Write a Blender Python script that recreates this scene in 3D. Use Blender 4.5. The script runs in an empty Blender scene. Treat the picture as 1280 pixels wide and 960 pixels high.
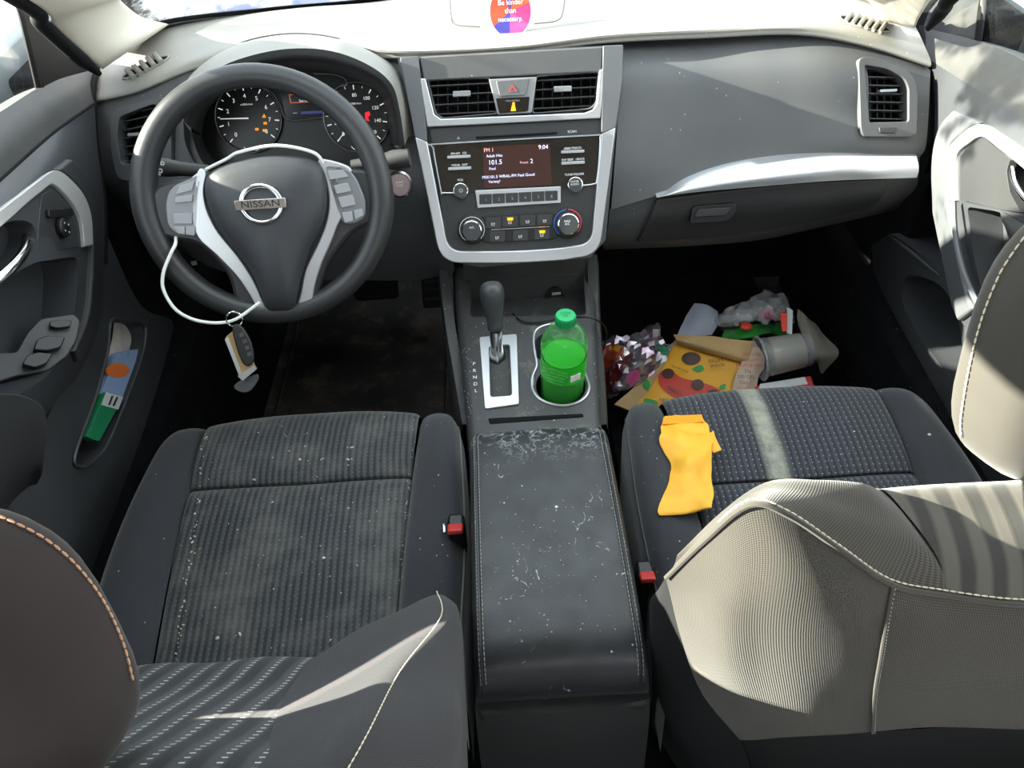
import bpy, bmesh, math, random
from mathutils import Vector, Matrix, noise
V = Vector
random.seed(7)
SC = bpy.context.scene
COL = SC.collection
PI = math.pi

# ------------------------------------------------------------------ camera, sky, sun, exposure
CAM = V((-.04, 0, 1.22)); PITCH = math.radians(45); ROLL = math.radians(3.5); FPX = 960.0
FW = V((0, math.cos(PITCH), -math.sin(PITCH))); UP0 = V((0, math.sin(PITCH), math.cos(PITCH)))
RT = V((1, 0, 0)) * math.cos(ROLL) - UP0 * math.sin(ROLL)
UPV = V((1, 0, 0)) * math.sin(ROLL) + UP0 * math.cos(ROLL)
cam = bpy.data.cameras.new('camera'); co = bpy.data.objects.new('camera', cam); COL.objects.link(co)
M = Matrix((RT, UPV, -FW)).transposed().to_4x4(); M.translation = CAM
co.matrix_world = M
cam.sensor_width = 36; cam.lens = FPX / 1280 * 36; cam.clip_start = .01
SC.camera = co

world = bpy.data.worlds.new('world'); SC.world = world; world.use_nodes = True
wn = world.node_tree.nodes; wl = world.node_tree.links
bgn = wn['Background']
bgn.inputs['Color'].default_value = (.86, .93, 1.0, 1)
bgn.inputs['Strength'].default_value = 4.6
SUNV = V((-1, .10, .36)).normalized()
sd = bpy.data.lights.new('sun', 'SUN'); sd.energy = 50; sd.angle = math.radians(.6); sd.color = (1.0, .93, .80)
so = bpy.data.objects.new('sun', sd); COL.objects.link(so); so.location = (-4, -1, 3)
so.rotation_euler = SUNV.to_track_quat('Z', 'Y').to_euler()
SC.view_settings.view_transform = 'Standard'; SC.view_settings.look = 'None'
SC.view_settings.gamma = 1; SC.view_settings.use_curve_mapping = False
SC.view_settings.exposure = 0.0

# ------------------------------------------------------------------ geometry helpers
def U(px, py, x=None, y=None, z=None):
    "point of the place seen at a photo pixel, at a known x, y or z (metres)"
    d = FW + RT * ((px - 640) / FPX) - UPV * ((py - 480) / FPX)
    if x is not None: t = (x - CAM.x) / d.x
    elif y is not None: t = (y - CAM.y) / d.y
    else: t = (z - CAM.z) / d.z
    return CAM + d * t

class Pl:
    def __init__(s, p, n):
        s.p = V(p); s.n = V(n).normalized()
        s.u = (V((1, 0, 0)) - s.n * s.n.x)
        if s.u.length < .3: s.u = V((0, 1, 0)) - s.n * s.n.y
        s.u.normalize(); s.v = s.n.cross(s.u)
    @staticmethod
    def three(a, b, c):
        n = (b - a).cross(c - a)
        if n.dot(CAM - a) < 0: n = -n
        return Pl(a, n)
    def at(s, px, py, h=0.0):
        d = FW + RT * ((px - 640) / FPX) - UPV * ((py - 480) / FPX)
        t = (s.p + s.n * h - CAM).dot(s.n) / d.dot(s.n)
        return CAM + d * t
    def pts(s, L, h=0.0): return [s.at(a, b, h) for a, b in L]
    def cut(s, L, up, down):
        m = MB(); m.prism([p + s.n * up for p in s.pts(L, 0)], s.n * -(up + down)); return m
    def w(s, x, y, h=0): return s.p + s.u * x + s.v * y + s.n * h

def crv(P, n=6, closed=False):
    "Catmull-Rom through points of any dimension (tuples or Vectors)"
    P = [tuple(p) for p in P]; N = len(P); out = []
    if N < 3 and not closed:
        return [V([a + (b - a) * k / n for a, b in zip(P[0], P[1])]) for k in range(n + 1)] if N == 2 else [V(P[0])]
    segs = N if closed else N - 1
    for i in range(segs):
        if closed: p0, p1, p2, p3 = P[(i - 1) % N], P[i], P[(i + 1) % N], P[(i + 2) % N]
        else:
            p1, p2 = P[i], P[i + 1]
            p0 = P[i - 1] if i else tuple(2 * a - b for a, b in zip(p1, p2))
            p3 = P[i + 2] if i + 2 < N else tuple(2 * b - a for a, b in zip(p1, p2))
        for k in range(n):
            t = k / n
            out.append(V([.5 * (2 * b + (c - a) * t + (2 * a - 5 * b + 4 * c - d) * t * t + (3 * b - 3 * c + d - a) * t ** 3)
                          for a, b, c, d in zip(p0, p1, p2, p3)]))
    if not closed: out.append(V(P[-1]))
    return out

def rnd(P, r, n=4):
    "round the corners of a 2D polygon with radius r (a number or one per corner)"
    N = len(P); out = []
    for i in range(N):
        a, b, c = V(P[i - 1]), V(P[i]), V(P[(i + 1) % N])
        ri = r[i] if isinstance(r, (list, tuple)) else r
        d1 = (a - b); d2 = (c - b); q = min(ri, d1.length * .48, d2.length * .48)
        if q <= 0: out.append(b); continue
        s = b + d1.normalized() * q; e = b + d2.normalized() * q
        for k in range(n + 1):
            t = k / n; out.append(s * (1 - t) ** 2 + b * 2 * t * (1 - t) + e * t * t)
    return [(p[0], p[1]) for p in out]

def ell(cx, cy, rx, ry=None, n=32, a0=0, a1=360):
    ry = rx if ry is None else ry; full = abs(a1 - a0 - 360) < 1e-6
    return [(cx + rx * math.cos(math.radians(a0 + (a1 - a0) * k / (n if full else n - 1))),
             cy - ry * math.sin(math.radians(a0 + (a1 - a0) * k / (n if full else n - 1)))) for k in range(n)]

def grid_interp(rows, nu, nv):
    rr = [crv(r, nu) for r in rows]; out = []
    cols = [crv([r[j] for r in rr], nv) for j in range(len(rr[0]))]
    return [[cols[j][i] for j in range(len(cols))] for i in range(len(cols[0]))]

class MB:
    def __init__(s): s.v = []; s.f = []; s.m = []; s.uv = {}; s.mats = []
    def mi(s, m):
        if m not in s.mats: s.mats.append(m)
        return s.mats.index(m)
    def add(s, vs, fs, m=None, uvs=None):
        o = len(s.v); s.v += [V(p) for p in vs]
        k = s.mi(m)
        for i, f in enumerate(fs):
            s.f.append([o + q for q in f]); s.m.append(k)
            if uvs: s.uv[len(s.f) - 1] = [uvs[q] for q in f]
        return s
    def prism(s, P, d, m=None):
        n = len(P); d = V(d)
        vs = list(P) + [p + d for p in P]
        fs = [list(range(n)), list(range(2 * n - 1, n - 1, -1))] + [[i, i + n, (i + 1) % n + n, (i + 1) % n] for i in range(n)]
        return s.add(vs, fs, m)
    def ring(s, A, B, d, m=None):
        n = len(A); d = V(d)
        vs = list(A) + list(B) + [p + d for p in A] + [p + d for p in B]
        fs = []
        for i in range(n):
            j = (i + 1) % n
            fs += [[i, j, n + j, n + i], [2 * n + i, 3 * n + i, 3 * n + j, 2 * n + j], [i, 2 * n + i, 2 * n + j, j], [n + i, n + j, 3 * n + j, 3 * n + i]]
        return s.add(vs, fs, m)
    def strip(s, A, B, d, m=None):
        "open band between two equally long point rows, with thickness d"
        P = list(A) + list(reversed(B)); n = len(A); N = 2 * n; d = V(d)
        vs = P + [p + d for p in P]; fs = []
        for i in range(n - 1):
            a, b, c, e = i, i + 1, N - 2 - i, N - 1 - i
            fs += [[a, b, c, e], [a + N, e + N, c + N, b + N]]
        fs += [[i, i + N, (i + 1) % N + N, (i + 1) % N] for i in range(N)]
        return s.add(vs, fs, m)
    def tube(s, P, r, n=10, m=None, closed=False, sy=1.0, up=None):
        P = [V(p) for p in P]; N = len(P); vs = []; fs = []
        rs = r if isinstance(r, (list, tuple)) else [r] * N
        prev = None
        for i, p in enumerate(P):
            t = (P[(i + 1) % N] - P[i - 1]) if closed else (P[min(i + 1, N - 1)] - P[max(i - 1, 0)])
            t.normalize()
            if up is not None: a = V(up) - t * t.dot(V(up))
            elif prev is None: a = t.orthogonal()
            else: a = prev - t * t.dot(prev)
            a.normalize(); prev = a; b = t.cross(a)
            for k in range(n):
                q = 2 * PI * k / n; vs.append(p + a * math.cos(q) * rs[i] * sy + b * math.sin(q) * rs[i])
        for i in range(N if closed else N - 1):
            i2 = (i + 1) % N
            for k in range(n): fs.append([i * n + k, i * n + (k + 1) % n, i2 * n + (k + 1) % n, i2 * n + k])
        if not closed: fs += [list(range(n - 1, -1, -1)), [(N - 1) * n + k for k in range(n)]]
        return s.add(vs, fs, m)
    def lathe(s, prof, o, ax=(0, 0, 1), n=32, m=None, cap=True):
        ax = V(ax).normalized(); a = ax.orthogonal().normalized(); b = ax.cross(a); o = V(o)
        vs = []; fs = []
        for r, h in prof:
            for k in range(n):
                q = 2 * PI * k / n; vs.append(o + ax * h + (a * math.cos(q) + b * math.sin(q)) * r)
        for i in range(len(prof) - 1):
            for k in range(n): fs.append([i * n + k, i * n + (k + 1) % n, (i + 1) * n + (k + 1) % n, (i + 1) * n + k])
        if cap: fs += [list(range(n - 1, -1, -1)), [(len(prof) - 1) * n + k for k in range(n)]]
        return s.add(vs, fs, m)
    def grid(s, G, m=None, thick=None):
        nr = len(G); nc = len(G[0]); vs = [p for r in G for p in r]
        # uv in metres along the grid
        us = []; 
        for i in range(nr):
            a = 0; row = []
            for j in range(nc):
                if j: a += (G[i][j] - G[i][j - 1]).length
                row.append(a)
            mid = row[-1] / 2; us.append([q - mid for q in row])
        vv = [0]
        for i in range(1, nr): vv.append(vv[-1] + (G[i][nc // 2] - G[i - 1][nc // 2]).length)
        uv = [(us[i][j], vv[i]) for i in range(nr) for j in range(nc)]
        fs = [[i * nc + j, i * nc + j + 1, (i + 1) * nc + j + 1, (i + 1) * nc + j] for i in range(nr - 1) for j in range(nc - 1)]
        if thick is None: return s.add(vs, fs, m, uv)
        d = V(thick); N = len(vs); vs2 = vs + [p + d for p in vs]; uv2 = uv + uv
        fs2 = fs + [[N + q for q in reversed(f)] for f in fs]
        bd = [j for j in range(nc)] + [i * nc + nc - 1 for i in range(1, nr)] + [(nr - 1) * nc + j for j in range(nc - 2, -1, -1)] + [i * nc for i in range(nr - 2, 0, -1)]
        for i in range(len(bd)):
            a, b = bd[i], bd[(i + 1) % len(bd)]; fs2.append([b, a, a + N, b + N])
        return s.add(vs2, fs2, m, uv2)
    def box(s, c, size, m=None, R=None):
        c = V(c); h = V(size) / 2; vs = []
        for x in (-1, 1):
            for y in (-1, 1):
                for z in (-1, 1):
                    p = V((x * h.x, y * h.y, z * h.z))
                    if R: p = R @ p
                    vs.append(c + p)
        return s.add(vs, [[0, 1, 3, 2], [4, 6, 7, 5], [0, 4, 5, 1], [2, 3, 7, 6], [0, 2, 6, 4], [1, 5, 7, 3]], m)
    def sell(s, c, r, m=None, e1=.6, e2=.6, n=24, k=16, R=None):
        "rounded box (superellipsoid)"
        f = lambda w, e: math.copysign(abs(w) ** e, w)
        vs = []; fs = []; c = V(c)
        for i in range(k + 1):
            a = -PI / 2 + PI * i / k
            for j in range(n):
                b = 2 * PI * j / n
                p = V((r[0] * f(math.cos(a), e1) * f(math.cos(b), e2), r[1] * f(math.cos(a), e1) * f(math.sin(b), e2), r[2] * f(math.sin(a), e1)))
                if R: p = R @ p
                vs.append(c + p)
        for i in range(k):
            for j in range(n): fs.append([i * n + j, i * n + (j + 1) % n, (i + 1) * n + (j + 1) % n, (i + 1) * n + j])
        return s.add(vs, fs, m)
    def text(s, txt, pl, px, py, hpx, m=None, h=.0003, rot=0, t=.0003, sx=1.0):
        "raised lettering centred on a photo pixel of plane pl, capital height hpx photo pixels"
        c = pl.at(px, py, h); depth = (c - CAM).dot(FW); size = hpx * depth / FPX
        return s.text3(txt, c, pl.u, pl.v, size, m, rot, t, sx)
    def text3(s, txt, c, u, v, size, m=None, rot=0, t=.0003, sx=1.0):
        vs, fs = glyphs(txt); u = V(u); v = V(v); n = u.cross(v)
        cr, sr = math.cos(rot), math.sin(rot); k = size / .7
        out = []
        for p in vs:
            x, y = p[0] * k * sx, p[1] * k
            out.append(V(c) + u * (x * cr - y * sr) + v * (x * sr + y * cr) + n * t)
        return s.add(out, fs, m)
    def build(s, name, m=None, parent=None, bevel=0, seg=2, sub=0, ang=40, weld=False):
        me = bpy.data.meshes.new(name)
        me.from_pydata([tuple(p) for p in s.v], [], s.f)
        for q in s.mats: me.materials.append(q if q else m)
        me.polygons.foreach_set('material_index', s.m)
        if s.uv:
            uvl = me.uv_layers.new(name='UVMap')
            for fi, us in s.uv.items():
                ls = me.polygons[fi].loop_start
                for k, q in enumerate(us): uvl.data[ls + k].uv = q
        bm = bmesh.new(); bm.from_mesh(me)
        if weld: bmesh.ops.remove_doubles(bm, verts=bm.verts, dist=1e-5)
        bmesh.ops.recalc_face_normals(bm, faces=bm.faces)
        bm.to_mesh(me); bm.free()
        me.polygons.foreach_set('use_smooth', [True] * len(me.polygons))
        me.set_sharp_from_angle(angle=math.radians(ang))
        o = bpy.data.objects.new(name, me); COL.objects.link(o)
        if bevel:
            b = o.modifiers.new('bevel', 'BEVEL'); b.width = bevel; b.segments = seg; b.limit_method = 'ANGLE'; b.angle_limit = math.radians(40)
            b.harden_normals = False
        if sub:
            b = o.modifiers.new('sub', 'SUBSURF'); b.levels = sub; b.render_levels = sub
        if parent: put(o, parent)
        return o

_gc = {}
def glyphs(txt):
    if txt not in _gc:
        c = bpy.data.curves.new('t', 'FONT'); c.body = txt; c.align_x = 'CENTER'; c.align_y = 'CENTER'; c.size = 1; c.resolution_u = 3
        o = bpy.data.objects.new('t', c); COL.objects.link(o)
        dg = bpy.context.evaluated_depsgraph_get(); me = bpy.data.meshes.new_from_object(o.evaluated_get(dg))
        _gc[txt] = ([tuple(v.co) for v in me.vertices], [list(p.vertices) for p in me.polygons])
        bpy.data.objects.remove(o); bpy.data.meshes.remove(me); bpy.data.curves.remove(c)
    return _gc[txt]

def wpos(o):
    m = Matrix.Translation(o.location)
    while o.parent: o = o.parent; m = Matrix.Translation(o.location) @ m
    return m
def put(o, parent):
    o.parent = parent
    if parent.type == 'EMPTY': o.matrix_parent_inverse = wpos(parent).inverted()
    return o
def tag(o, label=None, cat=None, group=None, kind=None):
    if label: o['label'] = label
    if cat: o['category'] = cat
    if group: o['group'] = group
    if kind: o['kind'] = kind
    return o
def thing(name, loc, label=None, cat=None, group=None, kind=None):
    o = bpy.data.objects.new(name, None); COL.objects.link(o); o.location = loc; o.empty_display_size = .05
    return tag(o, label, cat, group, kind)

def carve(o, cutters):
    "sink recesses into a closed mesh; the cutters are removed again"
    tmp = []
    for c in cutters:
        q = c.build('cut', None); tmp.append(q)
        b = o.modifiers.new('cut', 'BOOLEAN'); b.operation = 'DIFFERENCE'; b.object = q; b.solver = 'EXACT'; b.use_self = False
    dg = bpy.context.evaluated_depsgraph_get()
    me = bpy.data.meshes.new_from_object(o.evaluated_get(dg), preserve_all_data_layers=True, depsgraph=dg)
    o.modifiers.clear(); old = o.data; o.data = me; me.name = o.name
    for q in tmp:
        d = q.data; bpy.data.objects.remove(q); bpy.data.meshes.remove(d)
    me.polygons.foreach_set('use_smooth', [True] * len(me.polygons))
    me.set_sharp_from_angle(angle=math.radians(35))
    return o

from mathutils.bvhtree import BVHTree
def hitter(*objs):
    "returns f(px, py, lift): the point of the given surfaces seen at that photo pixel, lifted off them"
    bs = [BVHTree.FromPolygons([v.co.copy() for v in o.data.vertices], [tuple(p.vertices) for p in o.data.polygons]) for o in objs]
    def f(px, py, lift=0.0, nrm=False):
        d = (FW + RT * ((px - 640) / FPX) - UPV * ((py - 480) / FPX)).normalized(); best = None
        for b in bs:
            h = b.ray_cast(CAM, d)
            if h[0] is not None and (best is None or h[3] < best[3]): best = h
        if best is None: return None
        n = best[1] if best[1].dot(d) < 0 else -best[1]
        p = best[0] + n * lift
        return (p, n) if nrm else p
    return f
def drape(name, f, A, B, lift, d, m, parent, n=4, bevel=.001, lift2=None):
    "a strip between two pixel rows laid on the surface that f hits"
    a = [f(p.x, p.y, lift, True) for p in crv(A, n)]; b = [f(p.x, p.y, lift if lift2 is None else lift2, True) for p in crv(B, n)]
    k = [i for i in range(len(a)) if a[i] and b[i]]
    mb = MB(); nr = sum((a[i][1] for i in k), V((0, 0, 0))).normalized()
    mb.strip([a[i][0] for i in k], [b[i][0] for i in k], nr * -d, m); return mb.build(name, parent=parent, bevel=bevel)
def hits(f, L, lift=0.0): return [q for q in (f(a, b, lift) for a, b in L) if q is not None]
def fitplane(f, L):
    P = [q for q in (f(a, b, 0, True) for a, b in L) if q is not None]
    c = sum((p for p, n in P), V((0, 0, 0))) / len(P)
    C_ = [p - c for p, n in P]; n = V((0, 0, 0))
    for i in range(len(C_)):
        for j in range(i + 1, len(C_)):
            k = C_[i].cross(C_[j]); n += k if k.dot(CAM - c) > 0 else -k
    return Pl(c, n)

def stitches(mb, path, step=.007, ln=.0045, r=.0007, m=None, lift=0):
    P = [V(p) for p in path]; d = 0; nxt = step / 2
    for a, b in zip(P, P[1:]):
        L = (b - a).length; t = (b - a).normalized() if L else None
        while t is not None and nxt <= d + L:
            c = a + t * (nxt - d); mb.tube([c - t * ln / 2, c, c + t * ln / 2], [r * .6, r, r * .6], 5, m); nxt += step
        d += L

# ------------------------------------------------------------------ materials
def lin(c):
    if isinstance(c, str): c = [int(c[i:i + 2], 16) / 255 for i in (0, 2, 4)]
    else: c = [q / 255 for q in c]
    return tuple((q / 12.92 if q <= .04045 else ((q + .055) / 1.055) ** 2.4) for q in c) + (1,)

class NT:
    def __init__(s, name):
        s.mat = bpy.data.materials.new(name); s.mat.use_nodes = True; s.t = s.mat.node_tree; s.b = s.t.nodes['Principled BSDF']
    def n(s, ty, **k):
        q = s.t.nodes.new(ty)
        for a, b in k.items(): setattr(q, a, b)
        return q
    def L(s, a, b): s.t.links.new(a, b)
    def co(s, kind='Object', scale=(1, 1, 1)):
        t = s.n('ShaderNodeTexCoord'); mp = s.n('ShaderNodeMapping'); s.L(t.outputs[kind], mp.inputs['Vector']); mp.inputs['Scale'].default_value = scale
        return mp.outputs[0]
    def noise(s, scale, detail=3, kind='Object', sc=(1, 1, 1), rough=.5):
        q = s.n('ShaderNodeTexNoise'); s.L(s.co(kind, sc), q.inputs['Vector']); q.inputs['Scale'].default_value = scale; q.inputs['Detail'].default_value = detail
        q.inputs['Roughness'].default_value = rough
        return q.outputs['Fac']
    def math(s, op, a, b=None, clamp=False):
        q = s.n('ShaderNodeMath', operation=op, use_clamp=clamp)
        for i, w in enumerate((a, b)):
            if w is None: continue
            if isinstance(w, (int, float)): q.inputs[i].default_value = w
            else: s.L(w, q.inputs[i])
        return q.outputs[0]
    def ramp(s, f, a, b, c0=0, c1=1):
        q = s.n('ShaderNodeMapRange'); s.L(f, q.inputs[0]); q.inputs[1].default_value = a; q.inputs[2].default_value = b
        q.inputs[3].default_value = c0; q.inputs[4].default_value = c1; return q.outputs[0]
    def mix(s, f, a, b):
        q = s.n('ShaderNodeMix', data_type='RGBA')
        if isinstance(f, (int, float)): q.inputs[0].default_value = f
        else: s.L(f, q.inputs[0])
        for i, w in ((6, a), (7, b)):
            if isinstance(w, tuple): q.inputs[i].default_value = w
            else: s.L(w, q.inputs[i])
        return q.outputs[2]
    def bump(s, h, strength=.3, dist=.001):
        q = s.n('ShaderNodeBump'); q.inputs['Strength'].default_value = strength; q.inputs['Distance'].default_value = dist
        s.L(h, q.inputs['Height']); s.L(q.outputs[0], s.b.inputs['Normal'])
    def specks(s, scale, size, amount, kind='Object', sc=(1, 1, 1)):
        v = s.n('ShaderNodeTexVoronoi'); s.L(s.co(kind, sc), v.inputs['Vector']); v.inputs['Scale'].default_value = scale
        a = s.math('LESS_THAN', v.outputs['Distance'], size)
        sp = s.n('ShaderNodeSeparateColor'); s.L(v.outputs['Color'], sp.inputs[0])
        return s.math('MULTIPLY', a, s.math('LESS_THAN', sp.outputs[0], amount))

def simple(name, col, rough=.5, metal=0, bump=None, mott=None, specks=None, coat=0, spec=None, emit=None, trans=0, ior=1.45, alpha=None, dust=None):
    t = NT(name); b = t.b; c = lin(col)
    b.inputs['Base Color'].default_value = c; b.inputs['Roughness'].default_value = rough; b.inputs['Metallic'].default_value = metal
    cur = c
    if mott:
        f = t.ramp(t.noise(mott[0], 4), .35, .7); cur = t.mix(f, cur, lin(mott[1]))
    if dust:
        f = t.math('MULTIPLY', t.ramp(t.noise(dust[0], 6, rough=.7), dust[2], dust[2] + .15), dust[3]); cur = t.mix(f, cur, lin(dust[1]))
    if specks:
        cur = t.mix(t.specks(specks[0], specks[1], specks[2]), cur, lin(specks[3] if len(specks) > 3 else 'B8B6B0'))
    if not isinstance(cur, tuple): t.L(cur, b.inputs['Base Color'])
    if bump: t.bump(t.noise(bump[0], 2), bump[1], bump[2] if len(bump) > 2 else .0005)
    if coat: b.inputs['Coat Weight'].default_value = coat; b.inputs['Coat Roughness'].default_value = .1
    if spec is not None: b.inputs['Specular IOR Level'].default_value = spec
    if emit: b.inputs['Emission Color'].default_value = lin(emit[0]); b.inputs['Emission Strength'].default_value = emit[1]
    if trans: b.inputs['Transmission Weight'].default_value = trans; b.inputs['IOR'].default_value = ior
    if alpha is not None: b.inputs['Alpha'].default_value = alpha
    return t.mat

m_dashtop = simple('dusty_dash_top', '7C7B77', .6, bump=(900, .25), mott=(9, '8A867D'), specks=(160, .16, .03, 'B8B2A5'))
m_dash = simple('dash_plastic', '45474A', .55, bump=(1200, .3), mott=(6, '505050'), specks=(140, .16, .06, '8A8880'))
m_dark = simple('dark_plastic', '2B2C2E', .5, bump=(1000, .25), mott=(8, '333333'))
m_black = simple('black_plastic', '141416', .45)
m_deep = simple('deep_black', '08080A', .8, spec=.2)
m_gloss = simple('gloss_black_panel', '15120F', .18, coat=.4, mott=(40, '26211B'))
m_silver = simple('satin_silver_trim', 'C4C6CA', .33, metal=.75)
m_silver2 = simple('brushed_grey_silver', '9A9C9F', .38, metal=.6)
m_chrome = simple('chrome', 'E8E8EA', .08, metal=1)
m_grey = simple('grey_column_plastic', '57595C', .45, bump=(900, .15))
m_carpet = simple('black_carpet', '101012', .95, bump=(700, .9, .003), mott=(30, '18181A'), specks=(60, .10, .08, '55534E'), spec=.1)
m_rubber = simple('rubber_mat', '1A1A1A', .6, mott=(7, '3A362F'), dust=(14, '6A6050', .52, .6), specks=(50, .07, .12, '8A867C'))
m_white = simple('white_print', 'E6E6E6', .5)
m_icon = simple('grey_print', '9C9C9E', .5)
m_glow = simple('backlit_print', 'F0F0F0', .5, emit=('FFFFFF', .55))
m_lamp = simple('amber_lamp', 'F08A10', .5, emit=('FF9818', .9))
m_amber = simple('amber_light', 'FF9010', .5, emit=('FFA010', 2.0))
m_redl = simple('red_light', 'E01830', .5, emit=('F02038', .9))
m_scr = simple('display_glass', '2A1A18', .15, emit=('4A302C', .55))
m_scrt = simple('display_text', 'D8DCFF', .5, emit=('D0D8FF', .9))
m_scrp = simple('display_text_pink', 'E0A8A8', .5, emit=('E8A8A0', .8))
m_gscr = simple('gauge_display', '060608', .2, emit=('0A0A12', .3))
m_blue = simple('display_blue', '303878', .4, emit=('3C4690', .4))
m_gauge = simple('gauge_black', '0C0C0E', .35)
m_beige = simple('pillar_cloth', 'C9C2B4', .7, bump=(700, .2))
m_wheel = simple('wheel_leather', '242527', .40, bump=(700, .35), mott=(10, '2D2E30'))
m_hub = simple('airbag_cover', '303236', .5, bump=(900, .25), dust=(20, '6A665C', .62, .3))
m_cable = simple('white_cable', 'D8DAD4', .35)
m_brown = simple('tan_leather', 'A58658', .6)
m_redb = simple('red_plastic', 'B8302C', .4)
m_knob = simple('knob_dark', '3A3C3E', .5)
m_btn = simple('button_grey', '8C8D90', .45)
m_pod = simple('pod_grey', '77797C', .4, metal=.4)
m_grn = simple('green_cap', '0E9C5A', .4)

def fabric(name, base, hi, rib=None, dots=False, weave=700, specks=True, sun_streak=None, sheen=.3, weave_amt=.35, dust=False):
    "cloth: fine weave, optional ribs running along the grid's v direction, dots"
    t = NT(name); b = t.b
    uv = t.n('ShaderNodeTexCoord').outputs['UV']; sp = t.n('ShaderNodeSeparateXYZ'); t.L(uv, sp.inputs[0]); x, y = sp.outputs[0], sp.outputs[1]
    def wv(q, f, ph=0): return t.math('SINE', t.math('ADD', t.math('MULTIPLY', q, 2 * PI * f), ph))
    w = t.math('MULTIPLY', wv(t.math('ADD', x, y), weave), wv(t.math('SUBTRACT', x, y), weave))
    w = t.ramp(w, -1, 1)
    f = t.math('MULTIPLY', w, weave_amt)
    big = t.ramp(t.noise(7, 4), .3, .7); f = t.math('ADD', f, t.math('MULTIPLY', big, .25))
    hgt = w
    if rib:
        wob = t.math('MULTIPLY', t.noise(14, 1), .004)
        rb = t.ramp(wv(t.math('ADD', x, wob), 1 / rib), -.5, .5)
        f = t.math('ADD', t.math('MULTIPLY', f, .6), t.math('MULTIPLY', rb, .55)); hgt = t.math('ADD', t.math('MULTIPLY', w, .3), t.math('MULTIPLY', rb, 1.5))
    col = t.mix(t.math('MINIMUM', f, 1.0), lin(base), lin(hi))
    if dots:
        dx = t.math('GREATER_THAN', wv(x, 1 / dots[0]), .86); dy = t.math('GREATER_THAN', wv(y, 1 / dots[1]), .80)
        col = t.mix(t.math('MULTIPLY', t.math('MULTIPLY', dx, dy), dots[2]), col, lin('C8C8C4'))
    if dust:
        col = t.mix(t.math('MULTIPLY', t.ramp(t.noise(16, 6, rough=.65), .45, .75), .35), col, lin('7E7D76'))
    if specks:
        ar = t.ramp(t.noise(9, 2), .42, .55)
        for sc_, sz, am, cl in ((75, .085, .22, 'B8B6B0'), (140, .12, .10, 'A8A69E'), (33, .075, .16, 'CFCDC6')): col = t.mix(t.math('MULTIPLY', t.specks(sc_, sz, am), ar), col, lin(cl))
    if sun_streak:  # strip of sunlight painted into the cushion colour
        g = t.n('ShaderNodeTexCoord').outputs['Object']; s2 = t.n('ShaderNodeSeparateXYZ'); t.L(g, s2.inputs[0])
        d = t.math('ABSOLUTE', t.math('SUBTRACT', t.math('ADD', s2.outputs[0], t.math('MULTIPLY', t.math('SUBTRACT', s2.outputs[1], sun_streak[1]), sun_streak[2])), sun_streak[0]))
        k = t.math('MULTIPLY', t.ramp(d, sun_streak[3], sun_streak[3] * .4), t.ramp(s2.outputs[1], sun_streak[1] - .16, sun_streak[1] - .06))
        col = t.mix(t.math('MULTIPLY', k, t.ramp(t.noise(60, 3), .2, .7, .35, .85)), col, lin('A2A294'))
    t.L(col, b.inputs['Base Color']); b.inputs['Roughness'].default_value = .9; b.inputs['Sheen Weight'].default_value = sheen
    b.inputs['Sheen Roughness'].default_value = .4; b.inputs['Specular IOR Level'].default_value = .25
    t.bump(hgt, .5, .0006)
    return t.mat
m_fab = fabric('seat_cloth_plain', '2A2B2F', '43454A', weave=330)
m_fabn = fabric('seat_cloth_near', '232221', '524E47', weave=240, specks=False, weave_amt=.9, sheen=.2)
m_rib = fabric('seat_cloth_ribbed', '222427', '4C4F52', rib=.0092, dots=(.0092, .0065, .12), dust=True)
m_ribp = fabric('seat_cloth_dotted', '26282D', '44474E', rib=.0092, dots=(.0092, .0095, .36), sun_streak=(.328, .70, .0, .020))
m_wave = fabric('seat_cloth_banded', '1E2022', '47494B', rib=.023, dots=(.023, .008, .8), specks=False, sheen=.12)
m_wavep = fabric('seat_cloth_banded_wide', '262625', '625E56', rib=.026, dots=False, specks=False)
m_fabd = fabric('seat_cloth_driver_back', '262625', '47464A', weave=280, specks=False, weave_amt=.7, sheen=.1)
m_fabh = fabric('headrest_cloth', '272021', '3F3735', weave=260, specks=False, weave_amt=.6, sheen=.15)  # brown of lens flare and shade put into the cloth colour
m_side = simple('seat_base_and_side_shade', '0E0F11', .7, bump=(600, .2))
m_thread = simple('beige_thread', 'D9CDB4', .8)
m_threado = simple('tan_thread', 'C79A78', .8)
m_threadd = simple('grey_thread', '8A8A86', .8)

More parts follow.
